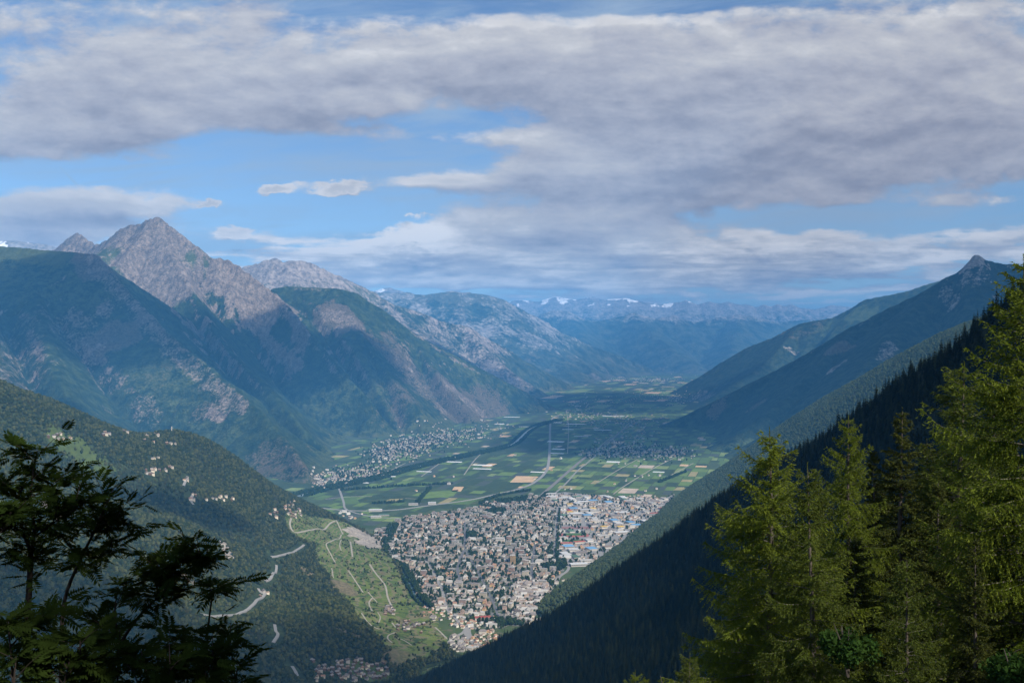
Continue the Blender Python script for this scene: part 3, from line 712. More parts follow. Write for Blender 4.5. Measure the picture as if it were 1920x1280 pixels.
def proto_coll(name, meshes):
    c = bpy.data.collections.new(name)
    for i, me in enumerate(meshes):
        c.objects.link(bpy.data.objects.new('%s_%02d' % (name, i), me))
    return c
def scatter(name, pts, sc, idx, coll, label, cat, mt=None):
    """one mass of uncountable trees: mesh points carrying copies"""
    n = len(pts)
    me = mk(name, pts, [], [], attrs={'rz': ('POINT', 'FLOAT', rng.uniform(0, 6.283, n)), 'sc': ('POINT', 'FLOAT', sc), 'ix': ('POINT', 'INT', idx)})
    o = link(name, me); tag(o, label, cat, kind='stuff')
    ng = bpy.data.node_groups.new(name, 'GeometryNodeTree')
    ng.interface.new_socket('Geometry', in_out='INPUT', socket_type='NodeSocketGeometry'); ng.interface.new_socket('Geometry', in_out='OUTPUT', socket_type='NodeSocketGeometry')
    N = ng.nodes; L = ng.links
    gi_ = N.new('NodeGroupInput'); go = N.new('NodeGroupOutput'); iop = N.new('GeometryNodeInstanceOnPoints'); ci = N.new('GeometryNodeCollectionInfo')
    ci.inputs[0].default_value = coll; ci.inputs['Separate Children'].default_value = True; ci.inputs['Reset Children'].default_value = True
    def na(nm, ty):
        a = N.new('GeometryNodeInputNamedAttribute'); a.data_type = ty; a.inputs['Name'].default_value = nm
        return a.outputs['Attribute']
    mp = N.new('GeometryNodeMeshToPoints'); L.new(gi_.outputs[0], mp.inputs[0])
    L.new(mp.outputs[0], iop.inputs['Points']); L.new(ci.outputs[0], iop.inputs['Instance']); iop.inputs['Pick Instance'].default_value = True
    L.new(na('ix', 'INT'), iop.inputs['Instance Index'])
    cx = N.new('ShaderNodeCombineXYZ'); L.new(na('rz', 'FLOAT'), cx.inputs[2]); L.new(cx.outputs[0], iop.inputs['Rotation'])
    L.new(na('sc', 'FLOAT'), iop.inputs['Scale']); L.new(iop.outputs[0], go.inputs[0])
    md = o.modifiers.new('trees', 'NODES'); md.node_group = ng
    return o
def jitter_grid(x0, x1, y0, y1, s):
    gx_, gy_ = np.meshgrid(np.arange(x0, x1, s), np.arange(y0, y1, s))
    x = gx_.ravel()+rng.uniform(-.48, .48, gx_.size)*s; y = gy_.ravel()+rng.uniform(-.48, .48, gx_.size)*s
    return x, y
def seen(p, x, y, z, margin=0.545, vmax=.37):
    """keep what can face the viewpoint: inside a frame a little wider than the picture, slope not turned away"""
    u = x/np.maximum(y, 1); v = z/np.maximum(y, 1)
    k = (y > 1) & (np.abs(u) < margin) & (v > -vmax)
    _, gx_, gy_ = p.slope()
    nx_, ny_ = p.at(x, y, gx_), p.at(x, y, gy_)
    facing = (-nx_)*(-x)+(-ny_)*(-y)+(-z)          # normal . to-camera
    return k & (facing > -0.10*np.sqrt(x*x+y*y))
PB = [broadleaf_mesh('hillside_tree', G_BROAD, s, 2, 1.1+.1*s, 90) for s in range(4)]
PP = [broadleaf_mesh('pale_tree', G_PALE, 20+s, 2, 1.2+.1*s, 90) for s in range(3)]
PO = [spruce_mesh('olive_tree', G_BROWN, 30+s, 9, 7, 1.5, .36, .4, .4, 2) for s in range(2)]
PS = [spruce_mesh('dark_spruce', G_SPRUCE, 40+s, 20, 9, 1.0, (.15,.18,.13,.20)[s], .38, .55, 3) for s in range(4)]+[spruce_mesh('slope_larch', leafmat('slope_larch_foliage', (.030,.038,.010), (.052,.058,.016), .15, 3.0, .6), 51, 18, 9, 1.0, .19, .42, .5, 3)]
c_hill = proto_coll('hill_trees', PB+PO)       # 0-3 round, 4-5 olive conifer
c_pale = proto_coll('flank_trees', PP+[PB[0]])
c_dark = proto_coll('slope_trees', PS)

# forest on the left hillside
x, y = jitter_grid(-3300, 700, 1250, 5750, 11.0)
z = LH.at(x, y)
dens_ = .93-0.75*sm(LH.at(x, y, mL[..., 0]), .5, .8)-.75*sm(LH.at(x, y, mL[..., 2]), .6, .9)-.7*sm(LH.at(x, y, mL[..., 1]), .75, .95)
vin = LH.at(x, y, vineat); clump = fbm(x/55, y/55, 3, 61)
dens_ = np.where(vin > .4, np.where(clump > .20, .8, .035), dens_)
CLEAR = []      # hamlets and roads add clearings: (polyline, radius)
FOREST_L = (x, y, z, dens_)
# forest on the mid flank
x2, y2 = jitter_grid(-200, 3600, 2900, 7800, 11.5)
FOREST_2 = (x2, y2, H2.at(x2, y2))
# spruces on the dark slope
x3, y3 = jitter_grid(-650, 900, 60, 3350, 7.6)
FOREST_R = (x3, y3, RH.at(x3, y3))
# ------------------------------------------------------------------ valley floor: fields, roads, rails, rivers
def flat_mat(name, col, var=.25, vs=.02): 
    m = bpy.data.materials.new(name); m.use_nodes = True; t = m.node_tree; B = NB(t); bs = t.nodes['Principled BSDF']
    bs.inputs['Roughness'].default_value = .9; bs.inputs['Specular IOR Level'].default_value = .08
    geo = B.new('ShaderNodeNewGeometry'); n = B.noise(geo.outputs['Position'], vs, 5, .62)
    hsv = B.new('ShaderNodeHueSaturation'); hsv.inputs['Color'].default_value = (*col, 1)
    t.links.new(B.m('MULTIPLY_ADD', B.sub(n, .5), var*4, 1.0), hsv.inputs['Value']); t.links.new(hsv.outputs[0], bs.inputs['Base Color'])
    return m
CROPS = [((.030,.050,.022), 26), ((.042,.066,.028), 18), ((.060,.105,.030), 16), ((.085,.140,.035), 12), ((.12,.17,.055), 7), ((.20,.19,.085), 4), ((.36,.27,.15), 4), ((.30,.27,.20), 2), ((.045,.060,.045), 10)]
M_CROP = [flat_mat('crop_%s' % n, tuple(v*k for v, k in zip(c, (1.55, 1.42, 1.5)))) for (c, _), n in zip(CROPS, ['orchard','vines','leafy_green','grass','pale_grass','dry_grass','stubble','bare_soil','netted_orchard'])]
cw = np.array([w for _, w in CROPS], float); cw /= cw.sum()
def in_valley(x, y):
    g = 60
    return (A.at(x, y) < FLOOR-2) & (H2.at(x, y) < FLOOR-2) & (LH.at(x, y) < FLOOR-2) & (Bp.at(x, y) < FLOOR-2)
cwL = np.array([40,22,12,8,2,1.2,.6,.3,14]); cwL /= cwL.sum(); cwR = np.array([20,14,26,22,8,3,1.2,1.5,6]); cwR /= cwR.sum()
FV, FQ, FM = [], [], []
def in_town(x, y): return inpoly(x, y, TOWN) | inpoly(x, y, INDUS)
def fpoly(pts): return [tuple(fl(a, b)[:2]) for a, b in pts]
TOWN = fpoly([(700,1000),(735,985),(760,972),(830,962),(880,955),(925,940),(1000,930),(1050,945),(1045,1000),(1062,1060),(1038,1110),(1000,1160),(985,1175),(955,1172),(905,1192),(870,1160),(838,1142),(800,1134),(778,1098),(742,1052),(715,1025)])
INDUS = fpoly([(1000,930),(1060,922),(1150,932),(1245,935),(1265,925),(1262,945),(1205,984),(1150,1027),(1100,1062),(1062,1062),(1045,1000),(1050,945)])
def subdivide(x0, x1, y0, y1, mx, my, out, dep=0):
    w, h = x1-x0, y1-y0
    if w <= mx*rng.uniform(.7, 1.6) and h <= my*rng.uniform(.7, 1.6): out.append((x0, x1, y0, y1)); return
    f = rng.uniform(.36, .64)
    if w/mx > h/my: subdivide(x0, x0+w*f, y0, y1, mx, my, out, dep+1); subdivide(x0+w*f, x1, y0, y1, mx, my, out, dep+1)
    else: subdivide(x0, x1, y0, y0+h*f, mx, my, out, dep+1); subdivide(x0, x1, y0+h*f, y1, mx, my, out, dep+1)
def add_field(x0, x1, y0, y1, ang, o, gap, mi):
    ca, sa = math.cos(ang), math.sin(ang); q = []
    for a, b in [(x0+gap, y0+gap), (x1-gap, y0+gap), (x1-gap, y1-gap), (x0+gap, y1-gap)]:
        q.append((o[0]+a*ca+b*sa, o[1]-a*sa+b*ca))
    n = len(FV)
    FV.extend((a, b, FLOOR+.25) for a, b in q); FQ.append((n, n+1, n+2, n+3)); FM.append(mi)
cells = []
subdivide(-5200, 6500, 5600, 15500, 105, 230, cells)
ANG = math.atan(.27)
for (x0, x1, y0, y1) in cells:
    cx_, cy_ = (x0+x1)/2, (y0+y1)/2; ca, sa = math.cos(ANG), math.sin(ANG)
    wx, wy = cx_*ca+cy_*sa-2000, -cx_*sa+cy_*ca+100
    corners = np.array([(x0,y0),(x1,y0),(x1,y1),(x0,y1)]); wxs = corners[:,0]*ca+corners[:,1]*sa-2000; wys = -corners[:,0]*sa+corners[:,1]*ca+100
    if in_town(np.array([wx]), np.array([wy]))[0] or in_town(wxs, wys).any(): continue
    if not in_valley(wxs, wys).any(): continue
    add_field(x0, x1, y0, y1, ANG, (-2000, 100), 3.0 if rng.random() < .8 else 6, int(rng.choice(len(CROPS), p=(cwR if wx > .05*(wy-6000)+150 else cwL))))
cells = []; subdivide(-4000, 9000, 15500, 30000, 260, 700, cells)
for (x0, x1, y0, y1) in cells:
    if rng.random() < .9: add_field(x0, x1, y0, y1, ANG, (-2000, 100), 10, int(rng.choice(len(CROPS), p=cw)))
# the tan stubble field by the motorway bend and a few pale plots
def quad_field(pts, mi, z=FLOOR+.6):
    n = len(FV); FV.extend((*tuple(fl(a, b)[:2]), z) for a, b in pts); FQ.append((n, n+1, n+2, n+3)); FM.append(mi)
quad_field([(956,904),(998,904),(1010,893),(968,892)], 6); quad_field([(846,921),(864,921),(870,912),(852,912)], 6)
quad_field([(1158,924),(1190,925),(1198,916),(1168,915)], 7); quad_field([(1262,919),(1276,919),(1284,913),(1270,913)], 5); quad_field([(1045,915),(1078,916),(1082,911),(1050,910)], 5)
quad_field([(640,945),(676,944),(668,934),(640,935)], 2); quad_field([(790,935),(850,930),(860,918),(800,922)], 3); quad_field([(690,937),(760,934),(750,925),(700,928)], 0)
fo = link('field', mk('field', FV, [np.array(FQ)], M_CROP, FM)); tag(fo, kind='structure')

M_ASPH = flat_mat('asphalt', (.14,.14,.145), .08, .05); M_CONC = flat_mat('pale_road', (.27,.26,.245), .08, .05); M_TRACK = flat_mat('gravel_track', (.33,.30,.25), .12, .05)
M_RAIL = flat_mat('rail_ballast', (.20,.185,.17), .08, .05); M_WATER = mat('river_water', (.10,.17,.19), .25, .5); M_MILK = mat('glacial_water', (.26,.33,.34), .3, .5)
M_TOWNG = bpy.data.materials.new('town_ground')
def _tg():
    m = M_TOWNG; m.use_nodes = True; t = m.node_tree; B = NB(t); bs = t.nodes['Principled BSDF']; bs.inputs['Roughness'].default_value = .95
    geo = B.new('ShaderNodeNewGeometry'); n = B.noise(geo.outputs['Position'], .022, 4, .6); n2 = B.noise(geo.outputs['Position'], .07, 3, .6)
    c = B.mix(B.sstep(n, .44, .56), (.19,.178,.158), (.055,.080,.030)); c = B.mix(B.sstep(n2, .55, .68), c, (.26,.25,.235)); t.links.new(c, bs.inputs['Base Color'])
_tg()
def smooth_line(pts, n=6):
    pts = np.asarray(pts, float); out = []
    for i in range(len(pts)-1):
        p0 = pts[max(i-1, 0)]; p1 = pts[i]; p2 = pts[i+1]; p3 = pts[min(i+2, len(pts)-1)]
        for k in range(n):
            t = k/n; out.append(.5*((2*p1)+(-p0+p2)*t+(2*p0-5*p1+4*p2-p3)*t*t+(-p0+3*p1-3*p2+p3)*t**3))
    out.append(pts[-1]); return np.array(out)
def ribbon(name, px, width, m, zoff=.5, patch=None, label=None, n=6, clear=None, world=None):
    w = world if world is not None else [(patch.hit(a, b) if patch is not None else fl(a, b)) for a, b in px]
    w = [a for a in w if a is not None]
    if len(w) < 2: return None
    c = smooth_line(w, n); d = np.gradient(c[:, :2], axis=0); d /= np.linalg.norm(d, axis=1)[:, None]+1e-9
    s = np.c_[-d[:, 1], d[:, 0]]*width/2
    Lf = np.c_[c[:, :2]+s, c[:, 2]]; Rt = np.c_[c[:, :2]-s, c[:, 2]]
    if patch is not None:
        zc = np.maximum(patch.at(c[:, 0], c[:, 1]), FLOOR)
        for E in (Lf, Rt): E[:, 2] = np.maximum(np.maximum(patch.at(E[:, 0], E[:, 1]), zc), FLOOR)
    V = np.concatenate([Lf, Rt, Lf, Rt]); k = len(c); V[:2*k, 2] += zoff; V[2*k:, 2] -= 3.0 if patch is not None else 0.0
    i = np.arange(k-1)
    Q = [np.c_[i+k, i+k+1, i+1, i], np.c_[i, i+1, i+1+2*k, i+2*k], np.c_[i+k+1, i+k, i+3*k, i+3*k+1]]
    o = link(name, mk(name, V, Q, m)); tag(o, kind='structure')
    if clear: CLEAR.append((c, clear))
    return c
def sheet(name, poly, m, z):
    import bmesh
    bm = bmesh.new(); vs_ = [bm.verts.new((a, b, z)) for a, b in poly]; f = bm.faces.new(vs_)
    if f.normal.z < 0: f.normal_flip()
    bmesh.ops.triangulate(bm, faces=[f]); me = bpy.data.meshes.new(name); bm.to_mesh(me); bm.free(); me.materials.append(m)
    o = link(name, me); tag(o, kind='structure'); return o
sheet('town_ground', TOWN, M_TOWNG, FLOOR+.4); sheet('town_ground', INDUS, flat_mat('industrial_ground', (.25,.245,.235), .12, .02), FLOOR+.45)
ROADS = []
def road(name, px, w, m, z=.9): ROADS.append(ribbon(name, px, w, m, z))
road('motorway', [(1052,776),(1037,783),(1032,795),(1031,830),(1029,865),(1022,886),(1000,905),(970,917),(935,925),(880,937),(800,948),(735,956),(660,957),(600,952)], 24, M_CONC, 1.2)
road('railway', [(1215,782),(1177,800),(1140,828),(1094,860),(1055,893),(1030,915),(1003,938),(965,962),(930,980),(880,993)], 26, M_RAIL, 1.0)
road('road', [(1180,792),(1150,822),(1110,860),(1085,880),(1062,905),(1040,925)], 12, M_CONC, .8)
road('road', [(1017,923),(1086,930),(1155,945),(1201,967),(1207,980)], 18, M_CONC, 1.3)
road('road', [(636,916),(644,940),(650,955),(690,967),(740,972)], 14, M_CONC, 1.4)
road('road', [(798,1050),(821,1089),(830,1112),(838,1140),(858,1163),(872,1178),(864,1188),(848,1193)], 13, M_CONC, .8)
road('road', [(872,978),(872,1000),(870,1030),(862,1050),(858,1068),(863,1092)], 12, M_ASPH, .8)
road('road', [(1003,1020),(999,1050),(997,1075),(1000,1102)], 11, M_ASPH, .8)
road('road', [(1046,950),(1042,990),(1040,1030),(1040,1050)], 12, M_CONC, .8)
road('road', [(1175,998),(1141,1019),(1120,1031),(1103,1043),(1092,1045)], 12, M_CONC, .85)
road('road', [(1115,995),(1103,1007),(1090,1020),(1066,1045),(1066,1066),(1050,1080),(1038,1092)], 13, M_CONC, .8)
road('road', [(737,1060),(756,1082),(769,1116),(784,1134),(802,1137),(795,1152),(793,1158)], 9, M_CONC, 1.1)
road('road', [(838,1140),(900,1146),(960,1160)], 9, M_ASPH, .7)
road('road', [(883,1166),(876,1180),(880,1195),(895,1208),(915,1222)], 26, M_CONC, 1.3)
road('road', [(740,1000),(800,1010),(871,1018),(940,1022),(1003,1030),(1040,1028)], 10, M_ASPH, .75)
road('road', [(760,1050),(800,1054),(858,1068),(940,1072),(998,1075)], 9, M_ASPH, .75)
road('road', [(821,1089),(863,1092),(930,1098),(1000,1102),(1030,1100)], 9, M_ASPH, .75)
road('road', [(780,985),(840,1000),(870,1030),(900,1080),(925,1130),(935,1160)], 9, M_ASPH, .7)
road('road', [(1048,948),(1100,960),(1150,975),(1190,985)], 11, M_CONC, .9)
road('road', [(1085,931),(1090,960),(1095,990),(1104,1006)], 10, M_CONC, .85)
road('road', [(1150,926),(1172,910),(1230,875),(1285,848)], 9, M_TRACK, .7)
for a in [[(700,897),(735,880),(760,868)],[(790,893),(822,870),(845,858)],[(870,890),(890,862),(905,848)],[(1062,770),(1066,800),(1064,850)],[(1120,905),(1160,880),(1200,858)],[(1240,900),(1300,868)],[(1110,850),(1130,832),(1150,815)],[(1165,850),(1185,835),(1205,815)],[(610,935),(680,930),(780,935)]]: road('track', a, 8, M_TRACK, .6)
river = ribbon('river', [(560,930),(600,919),(640,910),(700,898),(800,871),(900,849),(955,836),(975,822),(990,808),(1012,797),(1050,787)], 40, M_MILK, .8)
stream = ribbon('stream', [(735,985),(728,1005),(722,1018),(713,1032),(716,1046),(738,1058),(754,1073),(765,1091),(775,1110),(783,1124),(800,1140)], 17, M_WATER, .75)
# --- hillside roads
for pts, w in [([(546,973),(544,987),(555,999),(586,993),(614,987),(628,977)], 7), ([(630,976),(637,990),(643,1002)], 5.5), ([(640,1002),(626,1012),(612,1020),(615,1030),(619,1038),(629,1055)], 5), ([(653,1070),(667,1091),(681,1112)], 5),
               ([(693,1058),(706,1077),(715,1088),(723,1100),(727,1120),(737,1142)], 7), ([(698,1121),(692,1131),(698,1146)], 5), ([(657,1015),(659,1030),(661,1044)], 7), ([(816,1176),(826,1186),(838,1199)], 6), ([(740,1186),(729,1190),(727,1197),(735,1206)], 5),
               ([(678,1150),(688,1165),(700,1175),(712,1180)], 5), ([(622,1065),(625,1085)], 4), ([(710,1168),(713,1158),(708,1148)], 4), ([(690,1110),(700,1122),(708,1130)], 4), ([(745,1196),(760,1203),(772,1210)], 4), ([(640,1012),(637,1022),(640,1032)], 4), ([(735,1168),(742,1176)], 5)]:
    ribbon('track', pts, w, M_TRACK, .6, LH, clear=w*.6+4)
for pts in [[(570,1022),(555,1032),(539,1039),(523,1042),(508,1046)], [(518,1060),(518,1070),(510,1080),(497,1092)], [(484,1106),(489,1113),(498,1112),(488,1122),(476,1133),(464,1143),(450,1151),(430,1154),(410,1154),(376,1152)], [(515,1172),(517,1183),(521,1192),(512,1205)], [(548,1250),(555,1262),(560,1275)], [(361,930),(358,938),(363,947)], [(352,895),(347,905),(344,912)]]:
    ribbon('road', pts, 9, M_CONC, 1.2, LH, clear=22)
print('roads', round(time.time()-T0, 1))
# ------------------------------------------------------------------ buildings
WALLS = {'white': (.63,.585,.51), 'cream': (.70,.62,.48), 'beige': (.60,.52,.42), 'pink': (.53,.38,.31), 'grey': (.46,.42,.37), 'ochre': (.55,.38,.19), 'timber': (.13,.085,.055)}
ROOFS = {'brown': (.25,.185,.14), 'terracotta': (.33,.19,.13), 'slate grey': (.225,.20,.185), 'dark': (.11,.095,.085), 'pale grey': (.37,.355,.33), 'red': (.36,.09,.07), 'white': (.50,.50,.49), 'blue': (.14,.30,.48), 'yellow': (.65,.42,.08), 'green': (.10,.18,.12)}
M_W = {k: mat('plaster_'+k, v, .9, .1, .22, .15) for k, v in WALLS.items()}
M_R = {k: mat('roof_'+k.replace(' ', '_'), v, .8, .15, .35, .2) for k, v in ROOFS.items()}
M_GLASS = mat('dark_window', (.05,.06,.075), .2, .5)
M_LIST = list(M_W.values())+list(M_R.values())+[M_GLASS]; M_IDX = {m.name: i for i, m in enumerate(M_LIST)}
def box(x0, x1, y0, y1, z0, z1, n=0, bottom=False):
    V = [(x0,y0,z0),(x1,y0,z0),(x1,y1,z0),(x0,y1,z0),(x0,y0,z1),(x1,y0,z1),(x1,y1,z1),(x0,y1,z1)]
    Q = [(4,5,6,7),(0,1,5,4),(1,2,6,5),(2,3,7,6),(3,0,4,7)]+([(3,2,1,0)] if bottom else [])
    return V, [tuple(i+n for i in q) for q in Q]
class Tmpl:
    """a building kind: list of (part name, verts, quads, material)"""
    def __init__(s, kind, desc, parts):
        s.kind, s.desc = kind, desc; s.raw = []
        for nm, V, Q, m in parts:
            s.raw.append((nm, np.array(V, float), np.array(Q, int), m))
        s.me = None
    def meshes(s):
        if s.me is None: s.me = [(nm, mk(s.kind if nm == 'wall' else nm, V, [Q], m)) for nm, V, Q, m in s.raw]
        return s.me
    def place(s, x, y, z, rz, sc, label, cat, group):
        ms = s.meshes(); root = link(s.kind, ms[0][1], None, (x, y, z), rz, (sc,)*3)
        tag(root, label, cat, group)
        for nm, me in ms[1:]: link(nm, me, root)
        return root
def house_t(kind, wc, rc, w, d, h, hip, tall=False):
    V, Q = box(-w/2, w/2, -d/2, d/2, -6, h)
    rh = d*.36; o = .7; r0 = -w/2-o+(d*.35 if hip else 0); r1 = w/2+o-(d*.35 if hip else 0)
    if not hip:
        n = len(V); V = V+[(-w/2,0,h+rh*.93),(w/2,0,h+rh*.93)]; Q = Q+[(4,7,n,n),(5,n+1,n+1,6)]
        Q = [q for q in Q if q[2] != q[3] and q[1] != q[2]]; 
        V = V+[(-w/2,-.01,h+rh*.93),(w/2,.01,h+rh*.93)]; Q = Q+[(4,n+2,n,7),(5,6,n+1,n+3)]
    ze = h-.25
    RV = [(-w/2-o,-d/2-o,ze),(w/2+o,-d/2-o,ze),(w/2+o,d/2+o,ze),(-w/2-o,d/2+o,ze),(r0,-.05,h+rh),(r1,-.05,h+rh),(r1,.05,h+rh),(r0,.05,h+rh)]
    RQ = [(0,1,5,4),(2,3,7,6),(1,2,6,5),(3,0,4,7),(4,5,6,7),(3,2,1,0)]
    ch = box(w*.2, w*.2+.9, -.9, 0, h+rh*.3, h+rh+.9)
    parts = [('wall', V, Q, M_W[wc]), ('roof', RV, RQ, M_R[rc]), ('chimney', *ch, M_W['grey'])]
    return Tmpl(kind, '%s %s, %s %s roof' % (wc, kind.replace('_', ' '), rc.replace(' ', '-'), 'hipped' if hip else 'gabled'), parts)
def flats_t(wc, rc, w, d, st):
    h = st*3.0
    parts = [('wall', *box(-w/2, w/2, -d/2, d/2, -4, h), M_W[wc])]
    rv, rq = box(-w/2-.4, w/2+.4, -d/2-.4, d/2+.4, h, h+.9); v2, q2 = box(-w*.15, w*.1, -d*.2, d*.2, h+.9, h+3.2, 8); parts.append(('roof', rv+v2, rq+q2, M_R[rc]))
    for s_ in range(st):
        z0 = s_*3.0+1.0; bv, bq = box(-w/2+.8, w/2-.8, -d/2-.06, d/2+.06, z0, z0+1.5, 0, True); b2, q2 = box(-w/2-.06, w/2+.06, -d/2+1.5, d/2-1.5, z0+.01, z0+1.49, 8, True)
        parts.append(('window_band', bv+b2, bq+q2, M_GLASS))
        if s_: 
            bv, bq = box(-w*.38, w*.38, -d/2-1.4, -d/2, z0-1.0, z0-.1, 0, True); parts.append(('balcony', bv, bq, M_W[wc]))
    return Tmpl('apartment_block', '%s %d-storey apartment block, %s roof' % (wc, st, rc.replace(' ', '-')), parts)
def hall_t(wc, rc, w, d, h, kind='industrial_hall'):
    parts = [('wall', *box(-w/2, w/2, -d/2, d/2, -3, h), M_W[wc])]
    V = []; Q = []
    for k in range(3):
        v, q = box(-w/2-.5+(w+1)*k/3+.1*k, -w/2-.5+(w+1)*(k+1)/3, -d/2-.5, d/2+.5, h, h+1.2+.5*(k % 2), len(V)); V += v; Q += q
    parts.append(('roof', V, Q, M_R[rc])); parts.append(('window_band', *box(-w/2+2, w/2-2, -d/2-.1, -d/2+1, h*.55, h*.8, 0, True), M_GLASS))
    return Tmpl(kind, '%s industrial hall, %s roof' % (wc, rc.replace(' ', '-')), parts)
HT = [house_t('house', wc, rc, *dm) for wc, rc, dm in [
 ('white','brown',(12,10,6,False)),('white','brown',(11,9,5.5,True)),('cream','brown',(13,10,6.5,True)),('cream','terracotta',(12,10,6,False)),('beige','slate grey',(13,10,7,False)),('beige','brown',(11,10,7.5,True)),
 ('pink','brown',(13,11,8,True)),('grey','slate grey',(23,11,8,False)),('white','slate grey',(20,12,9,True)),('white','dark',(12,9,6,False)),('ochre','terracotta',(13,11,7.5,True)),('white','pale grey',(24,12,9,False)),('pink','slate grey',(12,9,6,False)),('white','pale grey',(19,13,9,True)),('cream','dark',(13,10,8,False)),('grey','brown',(12,10,7,False))]]
CT = [house_t('chalet', wc, rc, *dm) for wc, rc, dm in [('timber','slate grey',(11,9,6,False)),('beige','slate grey',(11,9,6,False)),('cream','brown',(12,9,6,False)),('timber','brown',(10,8,6,False)),('grey','dark',(12,10,7,False)),('beige','terracotta',(12,9,6,False))]]
AT = [flats_t(*a) for a in [('white','pale grey',34,14,5),('cream','pale grey',28,14,6),('beige','slate grey',40,14,5),('white','slate grey',24,16,7),('grey','pale grey',30,14,4),('pink','pale grey',26,14,6),('white','brown',46,13,4),('cream','brown',32,15,5),('ochre','pale grey',28,15,5)]]
WT = [hall_t(*a) for a in [('white','pale grey',60,30,9),('grey','white',80,36,10),('white','white',50,34,9),('grey','slate grey',70,40,10),('grey','blue',52,44,11),('beige','red',60,22,8),('white','brown',44,26,8),('cream','yellow',36,26,11),('grey','green',60,30,8)]]
TOWER = flats_t('ochre', 'pale grey', 24, 20, 13)
BLD = []      # (template list name, index, x, y, z, rz, scale)
def near_any(x, y, pts_list, r):
    k = np.zeros(len(x), bool)
    for c in pts_list:
        if c is not None: d, _ = polydist(x, y, c); k |= d < r
    return k
occ = []
def free(x, y, r):
    for (a, b, c) in occ:
        if (a-x)**2+(b-y)**2 < (c+r)**2: return False
    return True
def add_b(kind, i, x, y, rz, r, z=FLOOR, sc=1.0): BLD.append((kind, i, x, y, z, rz, sc)); occ.append((x, y, r))
# landmarks first
for kind, i, (a, b), rz, r in [('T',0,(961,1056),.2,24),('A',8,(992,988),.25,24),('W',7,(1068,962),.2,30),('W',4,(1101,968),.3,38),('A',2,(880,1048),.1,34),('A',6,(845,1047),.1,34),('A',0,(744,1050),.1,26),('A',7,(790,1063),.15,30),('A',1,(985,1078),.2,28),('W',5,(1062,1020),.1,40),
    ('W',2,(1075,1032),.25,34),('W',1,(1085,1060),.2,40),('A',3,(1100,1000),.3,20),('W',3,(1140,995),.35,46),('W',1,(1165,1000),.4,40),('W',0,(1130,1006),.3,36),('A',4,(1000,1060),.1,24),('W',2,(1200,955),.3,40),('W',5,(905,1160),.2,36),('W',1,(704,958),.1,40),('W',0,(705,970),.1,40),('W',8,(720,966),.1,40),('W',2,(810,944),.1,40),('W',0,(775,946),.1,30)]:
    p = fl(a, b); add_b(kind, i, p[0], p[1], rz, r)
ANGT = -.20
gxa, gya = jitter_grid(-1100, 1900, 3350, 6700, 27.0)
ca, sa = math.cos(ANGT), math.sin(ANGT)
bx_ = gxa*ca-(gya-5000)*sa; by_ = gxa*sa+(gya-5000)*ca+5000
wx_ = bx_+75*gnoise(bx_/140, by_/140, 401)+30*gnoise(bx_/45, by_/45, 402); wy_ = by_+75*gnoise(bx_/140, by_/140, 403); inT, inI = inpoly(wx_, wy_, TOWN), inpoly(wx_, wy_, INDUS)
gaps = fbm(bx_/95, by_/95, 3, 405) > .30
okr = ~near_any(bx_, by_, [r for r in ROADS if r is not None]+[stream], 13) & (LH.at(bx_, by_) < FLOOR+3) & (H2.at(bx_, by_) < FLOOR+3)
ppx = 960+F*bx_/by_; ppy = 640-F*FLOOR/by_
PARKS = [((1050,1062),(35,7)),((905,1163),(28,6)),((955,935),(35,10)),((884,1004),(12,5)),((880,1190),(24,8)),((1082,990),(32,6)),((1076,1004),(34,7)),((1072,1013),(30,4)),((755,1090),(10,30)),((930,960),(22,5)),((960,1168),(40,5))]
def parked(px, py): 
    k = np.zeros(np.shape(px), bool)
    for (a, b), (rx, ry) in PARKS: k |= ((px-a)/rx)**2+((py-b)/ry)**2 < 1
    return k
okr &= ~parked(ppx, ppy) & ~gaps
order = rng.permutation(len(bx_))
for q in order:                         # large blocks and halls take their ground first
    if not okr[q]: continue
    if inI[q] and ppy[q] > 918 and rng.random() < .20:
        i = int(rng.choice(9, p=[.2,.16,.16,.14,.06,.07,.11,.03,.07])); r = 30
        if free(bx_[q], by_[q], r): add_b('W', i, bx_[q], by_[q], rng.choice([.3,.3+math.pi/2])+rng.normal(0,.06), r)
    elif inT[q]:
        pa = .75 if ppy[q] < 1000 else (.30 if ppy[q] < 1075 else .05)
        if rng.random() < pa*.55 and free(bx_[q], by_[q], 21): add_b('A', int(rng.integers(0, 8)), bx_[q], by_[q], ANGT+rng.choice([0, 0, 1.5708])+rng.normal(0, .08), 21)
big = np.array([(a, b, c) for a, b, c in occ])
for q in order:
    if not okr[q] or not (inT[q] or inI[q]): continue
    dd = np.hypot(big[:,0]-bx_[q], big[:,1]-by_[q])
    if (dd < big[:,2]+8).any() or rng.random() < (.10 if ppy[q] > 1060 else .20) + .25*bool(inI[q]): continue
    old = ppx[q] > 960 and ppy[q] > 1085
    i = int(rng.choice([4,5,7,8,9,15,14,0,11])) if old else int(rng.integers(0, 16))
    BLD.append(('H', i, bx_[q], by_[q], FLOOR, ANGT+rng.choice([0, 1.5708])+rng.normal(0, .06), rng.uniform(.85, 1.3)*(1.45 if rng.random() < .12 else 1)))
